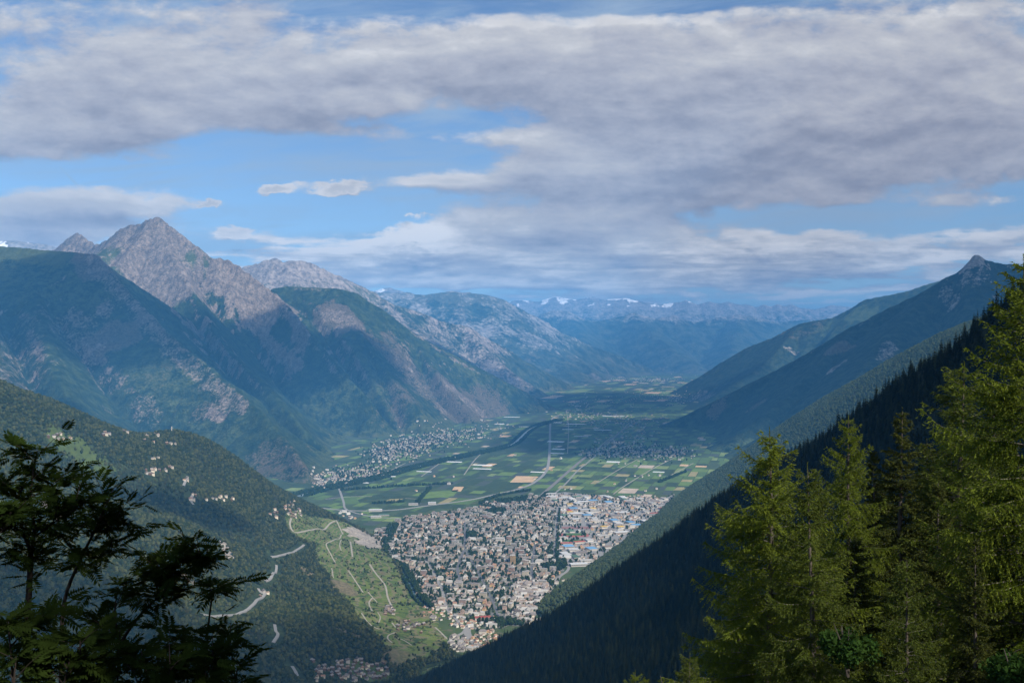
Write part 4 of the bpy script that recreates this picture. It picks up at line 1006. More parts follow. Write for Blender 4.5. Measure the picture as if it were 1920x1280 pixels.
# extra tight rows in the old quarter
xo, yo = jitter_grid(30, 420, 3500, 4500, 14.5); po = 960+F*xo/yo; qo = 640-F*FLOOR/yo
for a, b in zip(xo[(po > 960)&(po < 1035-(qo-1085)*.45)&(qo > 1090)&(qo < 1168)&inpoly(xo, yo, TOWN)], yo[(po > 960)&(po < 1035-(qo-1085)*.45)&(qo > 1090)&(qo < 1168)&inpoly(xo, yo, TOWN)]):
    if rng.random() < .75: BLD.append(('H', int(rng.choice([4,5,7,8,11,15,6,1])), a, b, FLOOR, ANGT+.25+rng.normal(0, .15), rng.uniform(.8, 1.1)))
def cluster(kind, centre, n, rx, ry, patch=None, idx=None, mind=13):
    c = 0; tries = 0
    while c < n and tries < n*14:
        tries += 1; px, py = rng.normal(centre[0], rx), rng.normal(centre[1], ry)
        w = patch.hit(px, py) if patch is not None else fl(px, py)
        if w is None or not free(w[0], w[1], mind/2): continue
        if abs(px-centre[0]) > rx*2 or abs(py-centre[1]) > ry*2: continue
        i = int(rng.choice(idx)) if idx is not None else int(rng.integers(0, 6 if kind == 'C' else 16))
        BLD.append((kind, i, w[0], w[1], w[2], rng.uniform(0, 3.1), rng.uniform(.85, 1.15))); occ.append((w[0], w[1], mind/2))
        if patch is not None: CLEAR.append((np.array([w, w+np.array([-w[0], -w[1], 0])/np.hypot(w[0], w[1])*26]), 11))
        c += 1
for c in [((108,821),7,12,4),((197,816),4,8,2),((250,810),6,10,3),((288,818),9,12,6),((323,835),3,7,2),((286,886),8,10,5),((312,882),4,8,3),((289,861),3,5,3),((361,934),4,5,4),((404,938),6,10,4),((352,900),3,5,4),((548,955),26,9,9),((512,962),6,6,5),((497,1116),3,6,3),((430,935),3,8,4)]:
    cluster('C', c[0], c[1], c[2], c[3], LH)
cluster('C', (655,1259), 62, 36, 11, LH, [0,0,1,2,3,4,5,0], 14)
cluster('C', (729,1146), 14, 9, 5, LH, [0,3,0,4], 12); cluster('C', (770,1176), 18, 15, 7, LH, [0,3,0,4], 12)
cluster('H', (822,1150), 26, 14, 7, None, [0,3,1,8,9], 22); cluster('H', (885,1168), 22, 20, 6, None, [1,3,12,11], 20); cluster('H', (905,1200), 30, 20, 9, None, [1,3,12,10,0], 19); cluster('H', (868,1208), 26, 14, 7, None, [9,7,8,13], 19)
cluster('H', (840,975), 40, 40, 5, None, [1,3,0,12], 24); cluster('H', (1210,940), 46, 26, 6, None, [0,1,3,8,9], 24); cluster('H', (650,968), 10, 14, 4, None, None, 24); cluster('H', (712,1012), 8, 4, 6, None, [12,6,1], 18)
for k in range(26):
    p = fl(rng.uniform(640, 1250), rng.uniform(850, 922))
    if in_valley(p[:1], p[1:2])[0]: BLD.append(('H', int(rng.integers(0, 16)), p[0], p[1], FLOOR, rng.uniform(0, 3), 1.2))
print('placed', len(BLD), round(time.time()-T0, 1))
# --- what stands alone and what joins the mass
TL = {'H': HT, 'C': CT, 'A': AT, 'W': WT, 'T': [TOWER]}
bx = np.array([b[2] for b in BLD]); by = np.array([b[3] for b in BLD]); bz = np.array([b[4] for b in BLD]); bk = np.array([b[0] for b in BLD])
def visible(x, y, z):
    s = np.linspace(.06, .985, 90)[None, :]; X_, Y_, Z_ = x[:, None]*s, y[:, None]*s, z[:, None]*s
    blk = np.zeros(len(x), bool)
    for p, tol, off in ((RH, 0, 12), (LH, 30, 6), (H2, 30, 6)): blk |= (p.at(X_, Y_)+off*(s < .93) > Z_+2).any(1)
    return ~blk
bpx = 960+F*bx/by; bpy_ = 640-F*bz/by
vis = visible(bx, by, bz+8) & (bpx > 2) & (bpx < 1560) & (bpy_ < 1278)
szs = np.array([{'H': 12, 'C': 11, 'A': 30, 'W': 50, 'T': 40}[b[0]]*b[6]/b[3] for b in BLD])
alone = np.zeros(len(BLD), bool)
for ks, n in (('H', 300), ('C', 300), ('A', 300), ('W', 300), ('T', 1)):
    i = np.nonzero((bk == ks) & vis)[0]; alone[i[np.argsort(-szs[i])][:n]] = True
LMK = [((961,1056),'by the tall ochre tower block'),((1060,1005),'by the red running track'),((838,1140),"at the straight avenue's lower end"),((810,1070),'along the straight avenue'),((884,1004),'by the leafy square'),((1050,1062),'by the dark park trees'),((905,1163),"by the trees at the town foot"),
       ((770,1105),"by the stream below the vineyards"),((728,1012),"by the stream under the cliff"),((1010,1110),"in the old quarter's far end"),((1000,1150),"in the old quarter above the spruces"),((945,1110),"between avenue and old quarter"),((900,1085),"in the lower town's middle"),((870,1120),'right of the straight avenue'),
       ((930,1030),"in the town's middle"),((990,1000),"in the upper town by the station"),((840,985),"on the town edge before green plots"),((1101,968),'by the blue roofed hall'),((1068,962),'by the yellow roofed hall'),((1140,1000),"at the wooded flank's foot"),((1200,955),'near the curving bypass road'),((1210,938),"at the town's far right end"),((1085,935),"along the road before the fields"),
       ((905,1200),"in the suburb above the spruces"),((868,1208),'beside the wide road junction'),((822,1150),"across the stream from the vines"),((655,968),'by the motorway bridge'),((705,965),"left of town by the motorway"),((800,945),'along the motorway'),((700,1030),'under the brown cliff')]
LMC = [((655,1259),"in the shaded village at the bottom"),((729,1146),"in the upper vineyard hamlet"),((770,1176),"in the lower vineyard hamlet"),((548,957),"in the village above the vineyards"),((512,962),"just left of the vineyard village"),((497,1116),'at the hairpin bend in the forest'),((404,938),"in the clearing beyond the shadow"),((361,934),"by the short forest road"),((430,935),"at the forest clearing's edge"),
       ((352,900),'above the short forest road'),((286,886),"in the middle hill hamlet"),((312,882),"right of the middle hill hamlet"),((289,861),'above the middle hamlet'),((288,818),"in the hamlet on the crest"),((250,810),"in the crest hamlet left of the mast"),((323,835),'just below the mast on the crest'),((197,816),"on the crest left of the hamlet"),((108,821),"at the high meadow on the left")]
SZ = lambda s: 'small' if s < .93 else ('large' if s > 1.13 else 'mid-sized')
def where(px, py, L): return L[int(np.argmin([((px-a)/1.0)**2+((py-b)*1.6)**2 for (a, b), _ in L]))][1]
TODO = []
for i in np.nonzero(alone)[0]:
    k, ti, x, y, z, rz, sc = BLD[i]; T = TL[k][ti]
    if k == 'T': T.place(x, y, z, rz, sc, 'tall ochre tower block rising above the middle of the town', 'tower block', None); continue
    w = where(bpx[i], bpy_[i], LMC if k == 'C' else LMK)
    lab = ('%s ' % SZ(sc) if k in 'HC' and SZ(sc) != 'mid-sized' else '')+T.desc+', '+w
    TODO.append((lab, bpx[i], by[i], (T, x, y, z, rz, sc, k)))
for lab, (_, _, _, (T, x, y, z, rz, sc, k)) in zip(uniq(TODO), TODO):
    T.place(x, y, z, rz, sc, lab, {'H': 'house', 'C': 'chalet', 'A': 'apartment block', 'W': 'industrial hall'}[k], {'H': 'houses of the town', 'C': 'chalets of the hillside hamlets', 'A': 'apartment blocks of the town', 'W': 'industrial halls of the town'}[k])
def mass(name, idx, label, cat):
    Vs, Qs, Ms = [], [], []; n = 0
    for i in idx:
        k, ti, x, y, z, rz, sc = BLD[i]; c_, s_ = math.cos(rz)*sc, math.sin(rz)*sc
        for nm, V, Q, m in TL[k][ti].raw:
            if nm == 'chimney': continue
            Vs.append(np.c_[V[:,0]*c_-V[:,1]*s_+x, V[:,0]*s_+V[:,1]*c_+y, V[:,2]*sc+z]); Qs.append(Q+n); Ms.append(np.full(len(Q), M_IDX[m.name])); n += len(V)
    if Vs: tag(link(name, mk(name, np.concatenate(Vs), [np.concatenate(Qs)], M_LIST, np.concatenate(Ms))), label, cat, kind='stuff')
rest = np.nonzero(~alone & vis)[0]
mass('town_housing', rest, 'crowded small houses filling the streets of the town on the valley floor', 'housing')
# villages farther up the valley: a few pixels per roof
def village(label, spots):
    s0 = len(BLD)
    for (a, b), n, rx, ry in spots:
        for _ in range(n):
            p = fl(rng.normal(a, rx), max(rng.normal(b, ry), 668))
            h = max(FLOOR, float(A.at(p[0], p[1])), float(Bp.at(p[0], p[1]))) 
            if h > FLOOR+150: continue
            BLD.append(('H', int(rng.choice([5,4,7,8,11,15,6,14])), p[0], p[1], h, rng.uniform(0, 3), rng.uniform(.75, 1.25)))
    mass('village_housing', range(s0, len(BLD)), label, 'housing')
village('pale roofs of the village along the foot of the left mountain', [((720,852),160,18,8),((760,838),190,22,9),((800,828),170,22,9),((840,820),120,22,7),((880,812),60,22,5),((640,893),130,18,7),((690,884),90,20,6),((600,903),50,9,5),((930,800),26,20,4)])
village('pale roofs of the village under the shaded mountain on the right', [((1150,848),120,28,6),((1200,845),110,26,7),((1260,850),80,22,6),((1170,825),60,26,8),((1200,800),70,24,10),((1130,792),60,34,5)])
village('pale roofs of the villages beyond the river bend', [((1080,765),70,46,8),((1150,752),70,50,8),((1220,742),70,30,6),((1270,748),60,16,5),((1120,780),70,46,4)])
village('bright far city across the end of the valley', [((1160,711),180,50,2.2),((1230,712),120,28,2.5),((1290,698),60,20,3)])
print('buildings', int(alone.sum()), len(rest), round(time.time()-T0, 1))
# --- greenhouses: long pale sheets of glass
GLS = [mat('greenhouse_'+n, c, .35, .4, .15, .02) for n, c in (('pale', (.62,.64,.64)), ('white', (.75,.75,.73)))]
def greenhouse(px, py, Lx, Ly, label, mi):
    p = fl(px, py)
    if not in_valley(p[:1], p[1:2])[0]: return
    V, Q = [], []; n_ = max(2, int(Ly/9))
    w_, q_ = box(-Lx/2, Lx/2, -Ly/2, Ly/2, -1, 2.6)
    for k in range(n_):
        y0 = -Ly/2+Ly*k/n_; y1 = y0+Ly/n_-.05; b = len(V); V += [(-Lx/2,y0,2.6),(Lx/2,y0,2.6),(Lx/2,(y0+y1)/2,4.6),(-Lx/2,(y0+y1)/2,4.6),(-Lx/2,y1,2.6),(Lx/2,y1,2.6)]; Q += [(b,b+1,b+2,b+3),(b+3,b+2,b+5,b+4)]
    o = link('greenhouse', mk('greenhouse', w_, [q_], GLS[mi]), None, p, -ANG); tag(o, label, 'greenhouse', 'greenhouses between the fields')
    link('roof', mk('roof', V, [Q], GLS[1-mi] if rng.random() < .3 else GLS[mi]), o)
for k, (a, b, lx, ly, lab) in enumerate([(850,866,150,30,'long pale greenhouse beside the tree lined river'),(905,872,160,34,'upper of two pale greenhouses left of the motorway'),(904,879,150,30,'lower of two pale greenhouses left of the motorway'),(795,884,120,24,'pale greenhouse among dark orchards on the left'),(1042,828,170,90,'broad white greenhouse right beside the motorway'),(1047,842,120,60,'pale greenhouse between motorway and straight track'),
  (1045,850,120,40,'lower pale greenhouse beside the straight track'),(936,795,120,60,'white greenhouse at the brown mountain foot'),(960,782,220,40,'far white greenhouse at the end of the brown mountain'),(1080,795,240,50,'far pale greenhouse in the shaded plain'),(1130,806,200,50,'pale greenhouse in the middle of the shaded plain'),(1065,805,130,40,'small pale greenhouse near the motorway in shade'),(1150,866,110,60,'dark framed pale greenhouse at the sunlit field edge'),
  (1040,792,180,60,'pale greenhouse where the motorway meets the river'),(1008,885,110,26,'pale shed like greenhouse inside the motorway bend'),(985,800,160,30,'pale greenhouse on the far bank of the river'),(1090,818,150,40,'pale greenhouse among shaded orchards'),(1150,780,300,60,'very distant pale greenhouse on the plain'),(680,905,90,22,'small greenhouse near the left village'),(730,893,100,22,'small pale greenhouse in dark orchards'),(1235,885,90,30,'pale greenhouse among the right hand fields'),(1010,770,260,50,'long distant greenhouse before the river bend')]):
    greenhouse(a, b, lx, ly, lab, k % 2)
# --- sports grounds
M_RED = flat_mat('red_track', (.36,.13,.11), .06, .05); M_TURF = flat_mat('turf', (.075,.15,.045), .08, .05)
def oval(name, px, py, lx, ly, z, m, rz=.0):
    p = fl(px, py); a = np.linspace(0, 2*math.pi, 40, endpoint=False); e = .45
    x = np.sign(np.cos(a))*np.abs(np.cos(a))**e*lx; y = np.sign(np.sin(a))*np.abs(np.sin(a))**e*ly
    sheet(name, [(p[0]+x_*math.cos(rz)-y_*math.sin(rz), p[1]+x_*math.sin(rz)+y_*math.cos(rz)) for x_, y_ in zip(x, y)], m, FLOOR+z)
oval('running_track', 1075, 1003, 82, 50, .9, M_RED); oval('pitch', 1078, 1001.5, 62, 30, 1.2, M_TURF); oval('pitch', 1070, 1013, 66, 26, 1.0, M_TURF); oval('clay_court', 1082, 989, 86, 36, .9, flat_mat('clay', (.26,.15,.14), .1, .05)); oval('pitch', 1085, 997, 70, 9, 1.0, M_TURF)
# white domed arena
def dome():
    p = fl(1057, 1045); V = []; Q = []; n, r = 20, 5
    for j in range(r+1):
        for i in range(n):
            a = 2*math.pi*i/n; f = math.cos(j/r*1.45); V.append((math.cos(a)*38*f, math.sin(a)*26*f, 4+11*math.sin(j/r*1.5708)))
    for j in range(r):
        for i in range(n): Q.append((j*n+i, j*n+(i+1)%n, (j+1)*n+(i+1)%n, (j+1)*n+i))
    W = [(math.cos(2*math.pi*i/n)*37, math.sin(2*math.pi*i/n)*25, z) for z in (-1, 4.2) for i in range(n)]; WQ = [(i, (i+1)%n, n+(i+1)%n, n+i) for i in range(n)]
    o = link('arena', mk('arena', W, [WQ], M_W['grey']), None, p); tag(o, 'white domed arena hall at the right edge of the town', 'arena'); link('roof', mk('roof', V, [Q], M_R['white'], smooth=True), o)
dome()
# mast on the crest of the left hill
def mast():
    w = LH.hit(322, 812)
    if w is None: return
    V, Q = box(-1.3, 1.3, -1.3, 1.3, -2, 30); v2, q2 = box(-2.4, 2.4, -2.4, 2.4, 22, 25, 8, True)
    o = link('mast', mk('mast', V, [Q], M_W['white']), None, w); tag(o, 'slim white mast standing on the crest of the left hill', 'mast'); link('platform', mk('platform', v2, [[tuple(i-8 for i in q) for q in q2]], M_W['grey']), o)
mast()
# ------------------------------------------------------------------ trees of the plain
PT = [broadleaf_mesh('town_tree', G_TOWN, 60+s, 2, 1.2+.12*s, 90) for s in range(4)]
c_town = proto_coll('plain_trees', PT)
xt, yt = jitter_grid(-1150, 1900, 3300, 6700, 13.0); pt, qt = 960+F*xt/yt, 640-F*FLOOR/yt
bigs = np.array([(b[2], b[3], {'H': 6.5, 'C': 6, 'A': 15, 'W': 28, 'T': 15}[b[0]]) for b in BLD[:len(bx)]])
ok = (inpoly(xt, yt, TOWN) | (inpoly(xt, yt, INDUS) & (rng.random(len(xt)) < .35))) & ~near_any(xt, yt, [r for r in ROADS if r is not None], 8) & (LH.at(xt, yt) < FLOOR+2) & (H2.at(xt, yt) < FLOOR+2)
pk = parked(pt, qt) & ~(((pt-1078)/36)**2+((qt-1000)/17)**2 < 1); cl = fbm(xt/70, yt/70, 3, 91)
ok &= pk | (rng.random(len(xt)) < .30+.65*sm(cl, -.02, .25))
xt, yt, pk = xt[ok], yt[ok], pk[ok]
hit_ = np.zeros(len(xt), bool)
for (a, b, r) in bigs: 
    hit_ |= (np.abs(xt-a) < r+2) & (np.abs(yt-b) < r+2)
xt, yt, pk = xt[~hit_], yt[~hit_], pk[~hit_]
rows = []      # trees in rows: river banks, hedge lines, the stream
def tree_row(c, off, step, jit, lo=0, hi=1e9):
    c = smooth_line(c, 4); d = np.diff(c[:, :2], axis=0); L_ = np.r_[0, np.cumsum(np.linalg.norm(d, axis=1))]
    s = np.arange(0, L_[-1], step); x = np.interp(s, L_, c[:, 0]); y = np.interp(s, L_, c[:, 1]); tx, ty = np.gradient(x), np.gradient(y); n = np.hypot(tx, ty)+1e-9
    x = x-ty/n*off+rng.normal(0, jit, len(s)); y = y+tx/n*off+rng.normal(0, jit, len(s)); k = (y > lo) & (y < hi)
    rows.append(np.c_[x[k], y[k]])
for off in (-30, -40, -52, 30, 38, 47): tree_row(river, off, 11, 4, 0, 13500)
for off in (-62, 58): tree_row(river, off, 16, 6, 0, 9500)
for off in (13, 20, -14, 28): tree_row(stream, off, 9, 3)
for (a, b), n, rx, ry in [((720,852),170,20,9),((760,838),170,24,9),((800,828),170,24,9),((840,820),130,24,8),((640,893),110,20,7),((690,884),90,22,7),((1150,848),130,30,7),((1200,845),130,28,8),((1260,850),100,24,7),((880,812),70,24,6)]:
    v_ = np.array([fl(rng.normal(a, rx), rng.normal(b, ry))[:2] for _ in range(n)]); rows.append(v_)
tree_row(np.array([fl(*q) for q in [(1046,955),(1042,1000),(1038,1050)]]), 12, 17, 3)
for a in [[(787,945),(800,928),(812,915)],[(640,920),(760,912),(850,908)],[(905,945),(940,930),(1000,920)],[(1020,925),(1000,945),(985,960)],[(700,945),(760,942)],[(1240,905),(1290,885)]]:
    c = np.array([fl(*q) for q in a]); tree_row(c, 12, 11, 4); tree_row(c, 22, 12, 5)
tr = np.concatenate(rows); xt = np.r_[xt, tr[:, 0]]; yt = np.r_[yt, tr[:, 1]]; pk = np.r_[pk, np.ones(len(tr), bool)]
ht = rng.uniform(9, 16, len(xt))*np.where(pk, 1.15, .9); it = rng.integers(0, 4, len(xt))
v_ = visible(xt, yt, np.full(len(xt), FLOOR+10)) & ((A.at(xt, yt) < FLOOR) & (H2.at(xt, yt) < FLOOR+4) & (LH.at(xt, yt) < FLOOR+4)); xt, yt, ht, it, pk = xt[v_], yt[v_], ht[v_], it[v_], pk[v_]
o_ = np.argsort(-ht/yt); big_ = o_[:290]; m_ = np.ones(len(xt), bool); m_[big_] = False
items = []
for q in big_:
    a, b = 960+F*xt[q]/yt[q], 640-F*FLOOR/yt[q]
    items.append((('tall ' if ht[q] > 14 else ('small ' if ht[q] < 11 else ''))+['round green tree', 'broad green tree', 'slim green tree', 'pointed green tree'][it[q]]+' '+where(a, b, LMK), a, yt[q]))
for q, lab in zip(big_, uniq(items)):
    o = link('town_tree', PT[it[q]], None, (xt[q], yt[q], FLOOR), rng.uniform(0, 6.28), (ht[q],)*3); tag(o, lab, 'tree', 'trees between the houses of the town')
scatter('trees_of_the_plain', np.c_[xt, yt, np.full(len(xt), FLOOR)][m_], ht[m_], it[m_], c_town, 'green trees between the roofs, along the river and the field edges', 'trees')
print('town trees', len(xt), round(time.time()-T0, 1))
# ------------------------------------------------------------------ unseen clouds added out of view to shade chosen parts of the land
def cloud_mat():
    m = bpy.data.materials.new('shade_cloud_vapour'); m.use_nodes = True; t = m.node_tree; t.nodes.clear(); B = NB(t)
    tc = B.new('ShaderNodeTexCoord'); x, y, z = sep(B, tc.outputs['Object'])
    r = B.m('SQRT', B.add(B.mul(x, x), B.mul(y, y))); n = B.noise(B.xyz(x, y, B.mul(B.new('ShaderNodeObjectInfo').outputs['Random'], 9.0)), 2.6, 6, .6)
    a = B.mul(B.sstep(B.add(r, B.mul(B.sub(n, .5), 1.1)), .62, .98, 1.0, 0.0), B.new('ShaderNodeAttribute', attribute_type='OBJECT', attribute_name='opacity').outputs['Fac'])
    d = B.new('ShaderNodeBsdfDiffuse'); d.inputs[0].default_value = (.85, .86, .88, 1); tl = B.new('ShaderNodeBsdfTranslucent'); tl.inputs[0].default_value = (.8, .82, .85, 1)
    m1 = B.new('ShaderNodeMixShader'); m1.inputs[0].default_value = .35; t.links.new(d.outputs[0], m1.inputs[1]); t.links.new(tl.outputs[0], m1.inputs[2])
    tr = B.new('ShaderNodeBsdfTransparent'); m2 = B.new('ShaderNodeMixShader'); t.links.new(a, m2.inputs[0]); t.links.new(tr.outputs[0], m2.inputs[1]); t.links.new(m1.outputs[0], m2.inputs[2])
    o = B.new('ShaderNodeOutputMaterial'); t.links.new(m2.outputs[0], o.inputs[0]); return m
M_SHADE_CLOUD = cloud_mat()
def cloud(target, rx, ry, rz=0.0, alt=5400.0, seed=1, opacity=.80):
    V, Fc = ico(5); n_ = 1+.25*n3(V*1.0, 1.6, seed)
    V = V*n_[:, None]; V[:, 2] = np.where(V[:, 2] < 0, V[:, 2]*.35, V[:, 2])
    o = link('cloud', mk('cloud', V, [Fc], M_SHADE_CLOUD, smooth=True)); tag(o, kind='structure'); o['opacity'] = float(opacity)
    t = (alt-target[2])/SUN[2]; o.location = (target[0]+SUN[0]*t, target[1]+SUN[1]*t, alt); o.scale = (rx, ry, min(rx, ry)*.28); o.rotation_euler = (0, 0, rz)
def H(p, a, b): 
    w = p.hit(a, b); return w if w is not None else fl(a, b)
cloud((150, 1560, -300), 740, 1330, R(4), seed=1, opacity=.52)
cloud(H(LH, 60, 1150), 420, 700, R(-10), seed=2, opacity=.45)
g0, g1 = H(LH, 60, 855), H(LH, 560, 1050)
cloud((g0+g1)/2, np.linalg.norm((g1-g0)[:2])*.5, 165, math.atan2(g1[1]-g0[1], g1[0]-g0[0]), seed=3, opacity=.45)
cloud(H(A, 190, 580), 2600, 1500, R(-8), seed=4)
cloud(H(A, 560, 660), 2000, 1300, R(35), seed=5)
cloud(H(A, 20, 760), 700, 500, R(0), seed=6)
cloud(fl(1150, 824), 1250, 2100, R(-12), seed=7)
cloud(fl(1140, 754), 2300, 3500, R(-10), seed=8)
cloud(H(Bp, 1500, 700), 2900, 2300, R(0), seed=9)
cloud(H(Bp, 1380, 760), 1700, 1500, R(0), seed=10)
cloud(H(C_, 850, 690), 1500, 2400, R(-30), seed=11)

# ------------------------------------------------------------------ the conifers right in front
M_BARK = mat('grey_bark', (.10,.085,.072), .95, .05, .35, 6.0)
M_TWIG = mat('dry_twig', (.17,.155,.135), .95, .05, .3, 3.0)
def needle_mat(name, c1, c2, c3, trans=.35):
    m = leafmat(name, c1, c2, trans, .55, .25); t = m.node_tree; B = NB(t)
    at = B.new('ShaderNodeAttribute', attribute_name='age')
    for n in list(t.nodes):
        if n.type in ('BSDF_DIFFUSE', 'BSDF_TRANSLUCENT'):
            old = n.inputs[0].links[0].from_socket; t.links.new(B.mix(at.outputs['Fac'], old, c3), n.inputs[0])
    return m
M_LARCH = needle_mat('larch_needles', (.070,.114,.010), (.126,.168,.017), (.185,.225,.034))
M_LARCH2 = needle_mat('olive_larch_needles', (.046,.078,.010), (.084,.118,.017), (.13,.160,.034))
M_SPR = needle_mat('spruce_needles', (.022,.036,.011), (.046,.062,.016), (.085,.095,.022), .2)
def conifer(seed, H=16.0, Rm=4.2, whorl=.38, per=5, larch=True, top=.0, bare=.06, twig=.16, tuft=.062, sweep=0.0):
    """returns (trunk V,Q), (branch V,T), (needle V,T,age): boughs with hanging side twigs, tufts of needles along every twig"""
    g = np.random.default_rng(seed)
    # trunk: tapered, a little crooked
    k, n = 8, 14; hs = np.linspace(-1.5, H, n); r0 = .016*H+.03; TV = []; TQ = []
    bend = lambda h: np.array([.10*math.sin(h*.35+seed), .10*math.cos(h*.28+seed*2), 0])
    for i, h in enumerate(hs):
        r = max(r0*(1-max(h, 0)/H)**.9, .012); c = bend(h)
        for j in range(k): a = 2*math.pi*j/k; TV.append((c[0]+math.cos(a)*r, c[1]+math.sin(a)*r, h))
    for i in range(n-1):
        for j in range(k): TQ.append((i*k+j, i*k+(j+1) % k, (i+1)*k+(j+1) % k, (i+1)*k+j))
    P0, P1, AG, BV, BT = [], [], [], [], []; nb = 0
    h = H*bare
    while h < H-.15:
        f = h/H; L0 = Rm*((1-f)**(.64 if larch else .78))*(1.0 if f > .12 else .7+.3*f/.12)+.22
        m = max(3, int(per*(1-.35*f)+g.uniform(-.6, .9)))
        for b in range(m):
            if g.random() < .10: continue
            az = g.uniform(0, 6.283); L = L0*g.uniform(.42, 1.12); 
            if g.random() < .16 and f < .85: L *= 1.35
            rise = (.12 if f < .6 else .12+1.0*(f-.6)) if larch else (.10 if f < .5 else .10+1.0*(f-.5))
            dr = (.34 if larch else .52)*(1-f*.6)*g.uniform(.6, 1.3); up = .20*g.uniform(.4, 1.4)
            q = np.linspace(0, 1, 8); d = np.array([math.cos(az), math.sin(az)]); sd = np.array([-d[1], d[0]]); curl = g.normal(0, .10)
            rad = L*q; zz = h+g.uniform(-.07, .07)+L*(rise*q-dr*q*q*1.25+up*q**4*1.3); off = L*curl*q*q
            c0 = bend(h); ax = np.c_[c0[0]+d[0]*rad+sd[0]*off, c0[1]+d[1]*rad+sd[1]*off, zz]
            # bough wood: a thin three-sided strip
            w = np.linspace(.010+.005*L, .003, 8)
            for s_ in (0, 1):
                o_ = np.c_[sd[0]*w, sd[1]*w, w*0] if s_ == 0 else np.c_[w*0, w*0, w]
                BV.append(np.concatenate([ax-o_, ax+o_])); i = np.arange(7); BT.append(np.concatenate([np.c_[i, i+1, i+9], np.c_[i, i+9, i+8]])+nb); nb += 16
            # side twigs
            nt = max(6, int(L/twig*3.4)); t = np.sort(g.uniform(.10 if larch else .12, 1.0, nt))
            px_ = np.stack([np.interp(t, q, ax[:, e]) for e in range(3)], 1); side = np.where(np.arange(nt) % 2 == 0, 1.0, -1.0)
            tl = (L*(.21 if larch else .25)*np.sin(np.pi*np.clip(t*.78+.20, 0, 1))+.10)*g.uniform(.5, 1.25, nt)
            fw = g.uniform(.45, .95, nt); dn = (g.uniform(.25, 1.05, nt) if larch else g.uniform(.15, .8, nt))
            td = np.c_[d[0]*fw+sd[0]*side, d[1]*fw+sd[1]*side, -dn+rise]; td /= np.linalg.norm(td, axis=1)[:, None]
            ns = np.maximum(3, (tl/tuft*.85).astype(int)); tot = ns.sum(); own = np.repeat(np.arange(nt), ns)
            qq = np.concatenate([np.linspace(.08, 1, a) for a in ns])
            sag = .30*tl[own]*qq*qq
            c = px_[own]+td[own]*(tl[own]*qq)[:, None]; c[:, 2] -= sag
            P0.append(c); P1.append(td[own]); AG.append(np.clip(.15+.75*qq*(.5+.5*t[own])+g.normal(0, .12, tot), 0, 1))
            # tufts along the bough itself
            ne = int(L/tuft*.9); te = g.uniform(.15, 1.0, ne); ce = np.stack([np.interp(te, q, ax[:, e]) for e in range(3)], 1)
            P0.append(ce); P1.append(np.tile(np.array([d[0], d[1], .1]), (ne, 1))); AG.append(np.clip(te*.7+g.normal(0, .1, ne), 0, 1))
            # thin twig wood
            e1 = px_+td*tl[:, None]; e1[:, 2] -= .30*tl; wv = np.array([0, 0, .003])
            BV.append(np.stack([px_-wv, px_+wv, e1], 1).reshape(-1, 3)); BT.append(np.arange(3*nt).reshape(-1, 3)+nb); nb += 3*nt
        h += whorl*g.uniform(.6, 1.35)*(1-.45*f)
    # leader
    lt = np.linspace(H-1.2, H+.25, 26); P0.append(np.c_[np.zeros(26)+.02, np.zeros(26), lt]+bend(H)*1.0); P1.append(np.tile([0, 0, 1.], (26, 1))); AG.append(np.full(26, .7))
    c = np.concatenate(P0); ax = np.concatenate(P1); ag = np.concatenate(AG); N = len(c)
    # every tuft: two slender crossed needles-fans
    V = np.empty((N, 6, 3)); 
    for e in range(2):
        r1 = g.normal(size=(N, 3)); r1[:, 2] *= .7; r1[:, 2] += (.15 if larch else -.05); s = np.cross(r1, ax); s /= np.linalg.norm(s, axis=1)[:, None]+1e-9
        dr = ax*.75+r1*.55; dr /= np.linalg.norm(dr, axis=1)[:, None]+1e-9; l = tuft*(1.6 if larch else 1.5)*g.uniform(.6, 1.35, N)[:, None]; wd = tuft*(.36 if larch else .42)
        V[:, e*3] = c-s*wd-dr*l*.25; V[:, e*3+1] = c+s*wd-dr*l*.25; V[:, e*3+2] = c+dr*l
    return (np.array(TV), np.array(TQ)), (np.concatenate(BV), np.concatenate(BT)), (V.reshape(-1, 3), np.arange(6*N).reshape(-1, 3), np.repeat(ag, 6))
class ConTree:
    def __init__(s, name, nm, **kw):
        t, b, n = conifer(**kw); s.name = name; s.H = kw['H']
        s.trunk = mk('trunk', t[0], [t[1]], M_BARK, smooth=True); s.bough = mk('bough', b[0], [b[1]], M_TWIG); s.crown = mk('crown', n[0], [n[1]], nm, attrs={'age': ('POINT', 'FLOAT', n[2])})
        s.n = len(n[1])
    def place(s, top, label, cat, group, Hh=None, rz=0.0, wide=1.0):
        k = (Hh or s.H)/s.H; e = link(s.name, None, None, (top[0], top[1], top[2]-s.H*k), rz, (k*wide, k*wide, k))
        e.empty_display_size = .5; tag(e, label, cat, group)
        link('trunk', s.trunk, e); link('boughs', s.bough, e); link('crown', s.crown, e); return e
LARCH = [ConTree('larch', M_LARCH, seed=3, H=17, Rm=5.4, per=9, whorl=.46, larch=True), ConTree('larch', M_LARCH, seed=8, H=19, Rm=5.0, per=9, whorl=.48, larch=True), ConTree('larch', M_LARCH2, seed=15, H=15, Rm=3.9, per=8, whorl=.42, larch=True)]
SPRUCE = [ConTree('spruce', M_SPR, seed=5, H=18, Rm=3.3, per=10, whorl=.44, larch=False, tuft=.062, twig=.13), ConTree('spruce', M_SPR, seed=11, H=15, Rm=3.1, per=10, whorl=.42, larch=False, tuft=.062, twig=.15)]
print('conifer faces', [a.n for a in LARCH+SPRUCE], round(time.time()-T0, 1))
GL = 'trees standing right below the viewpoint'
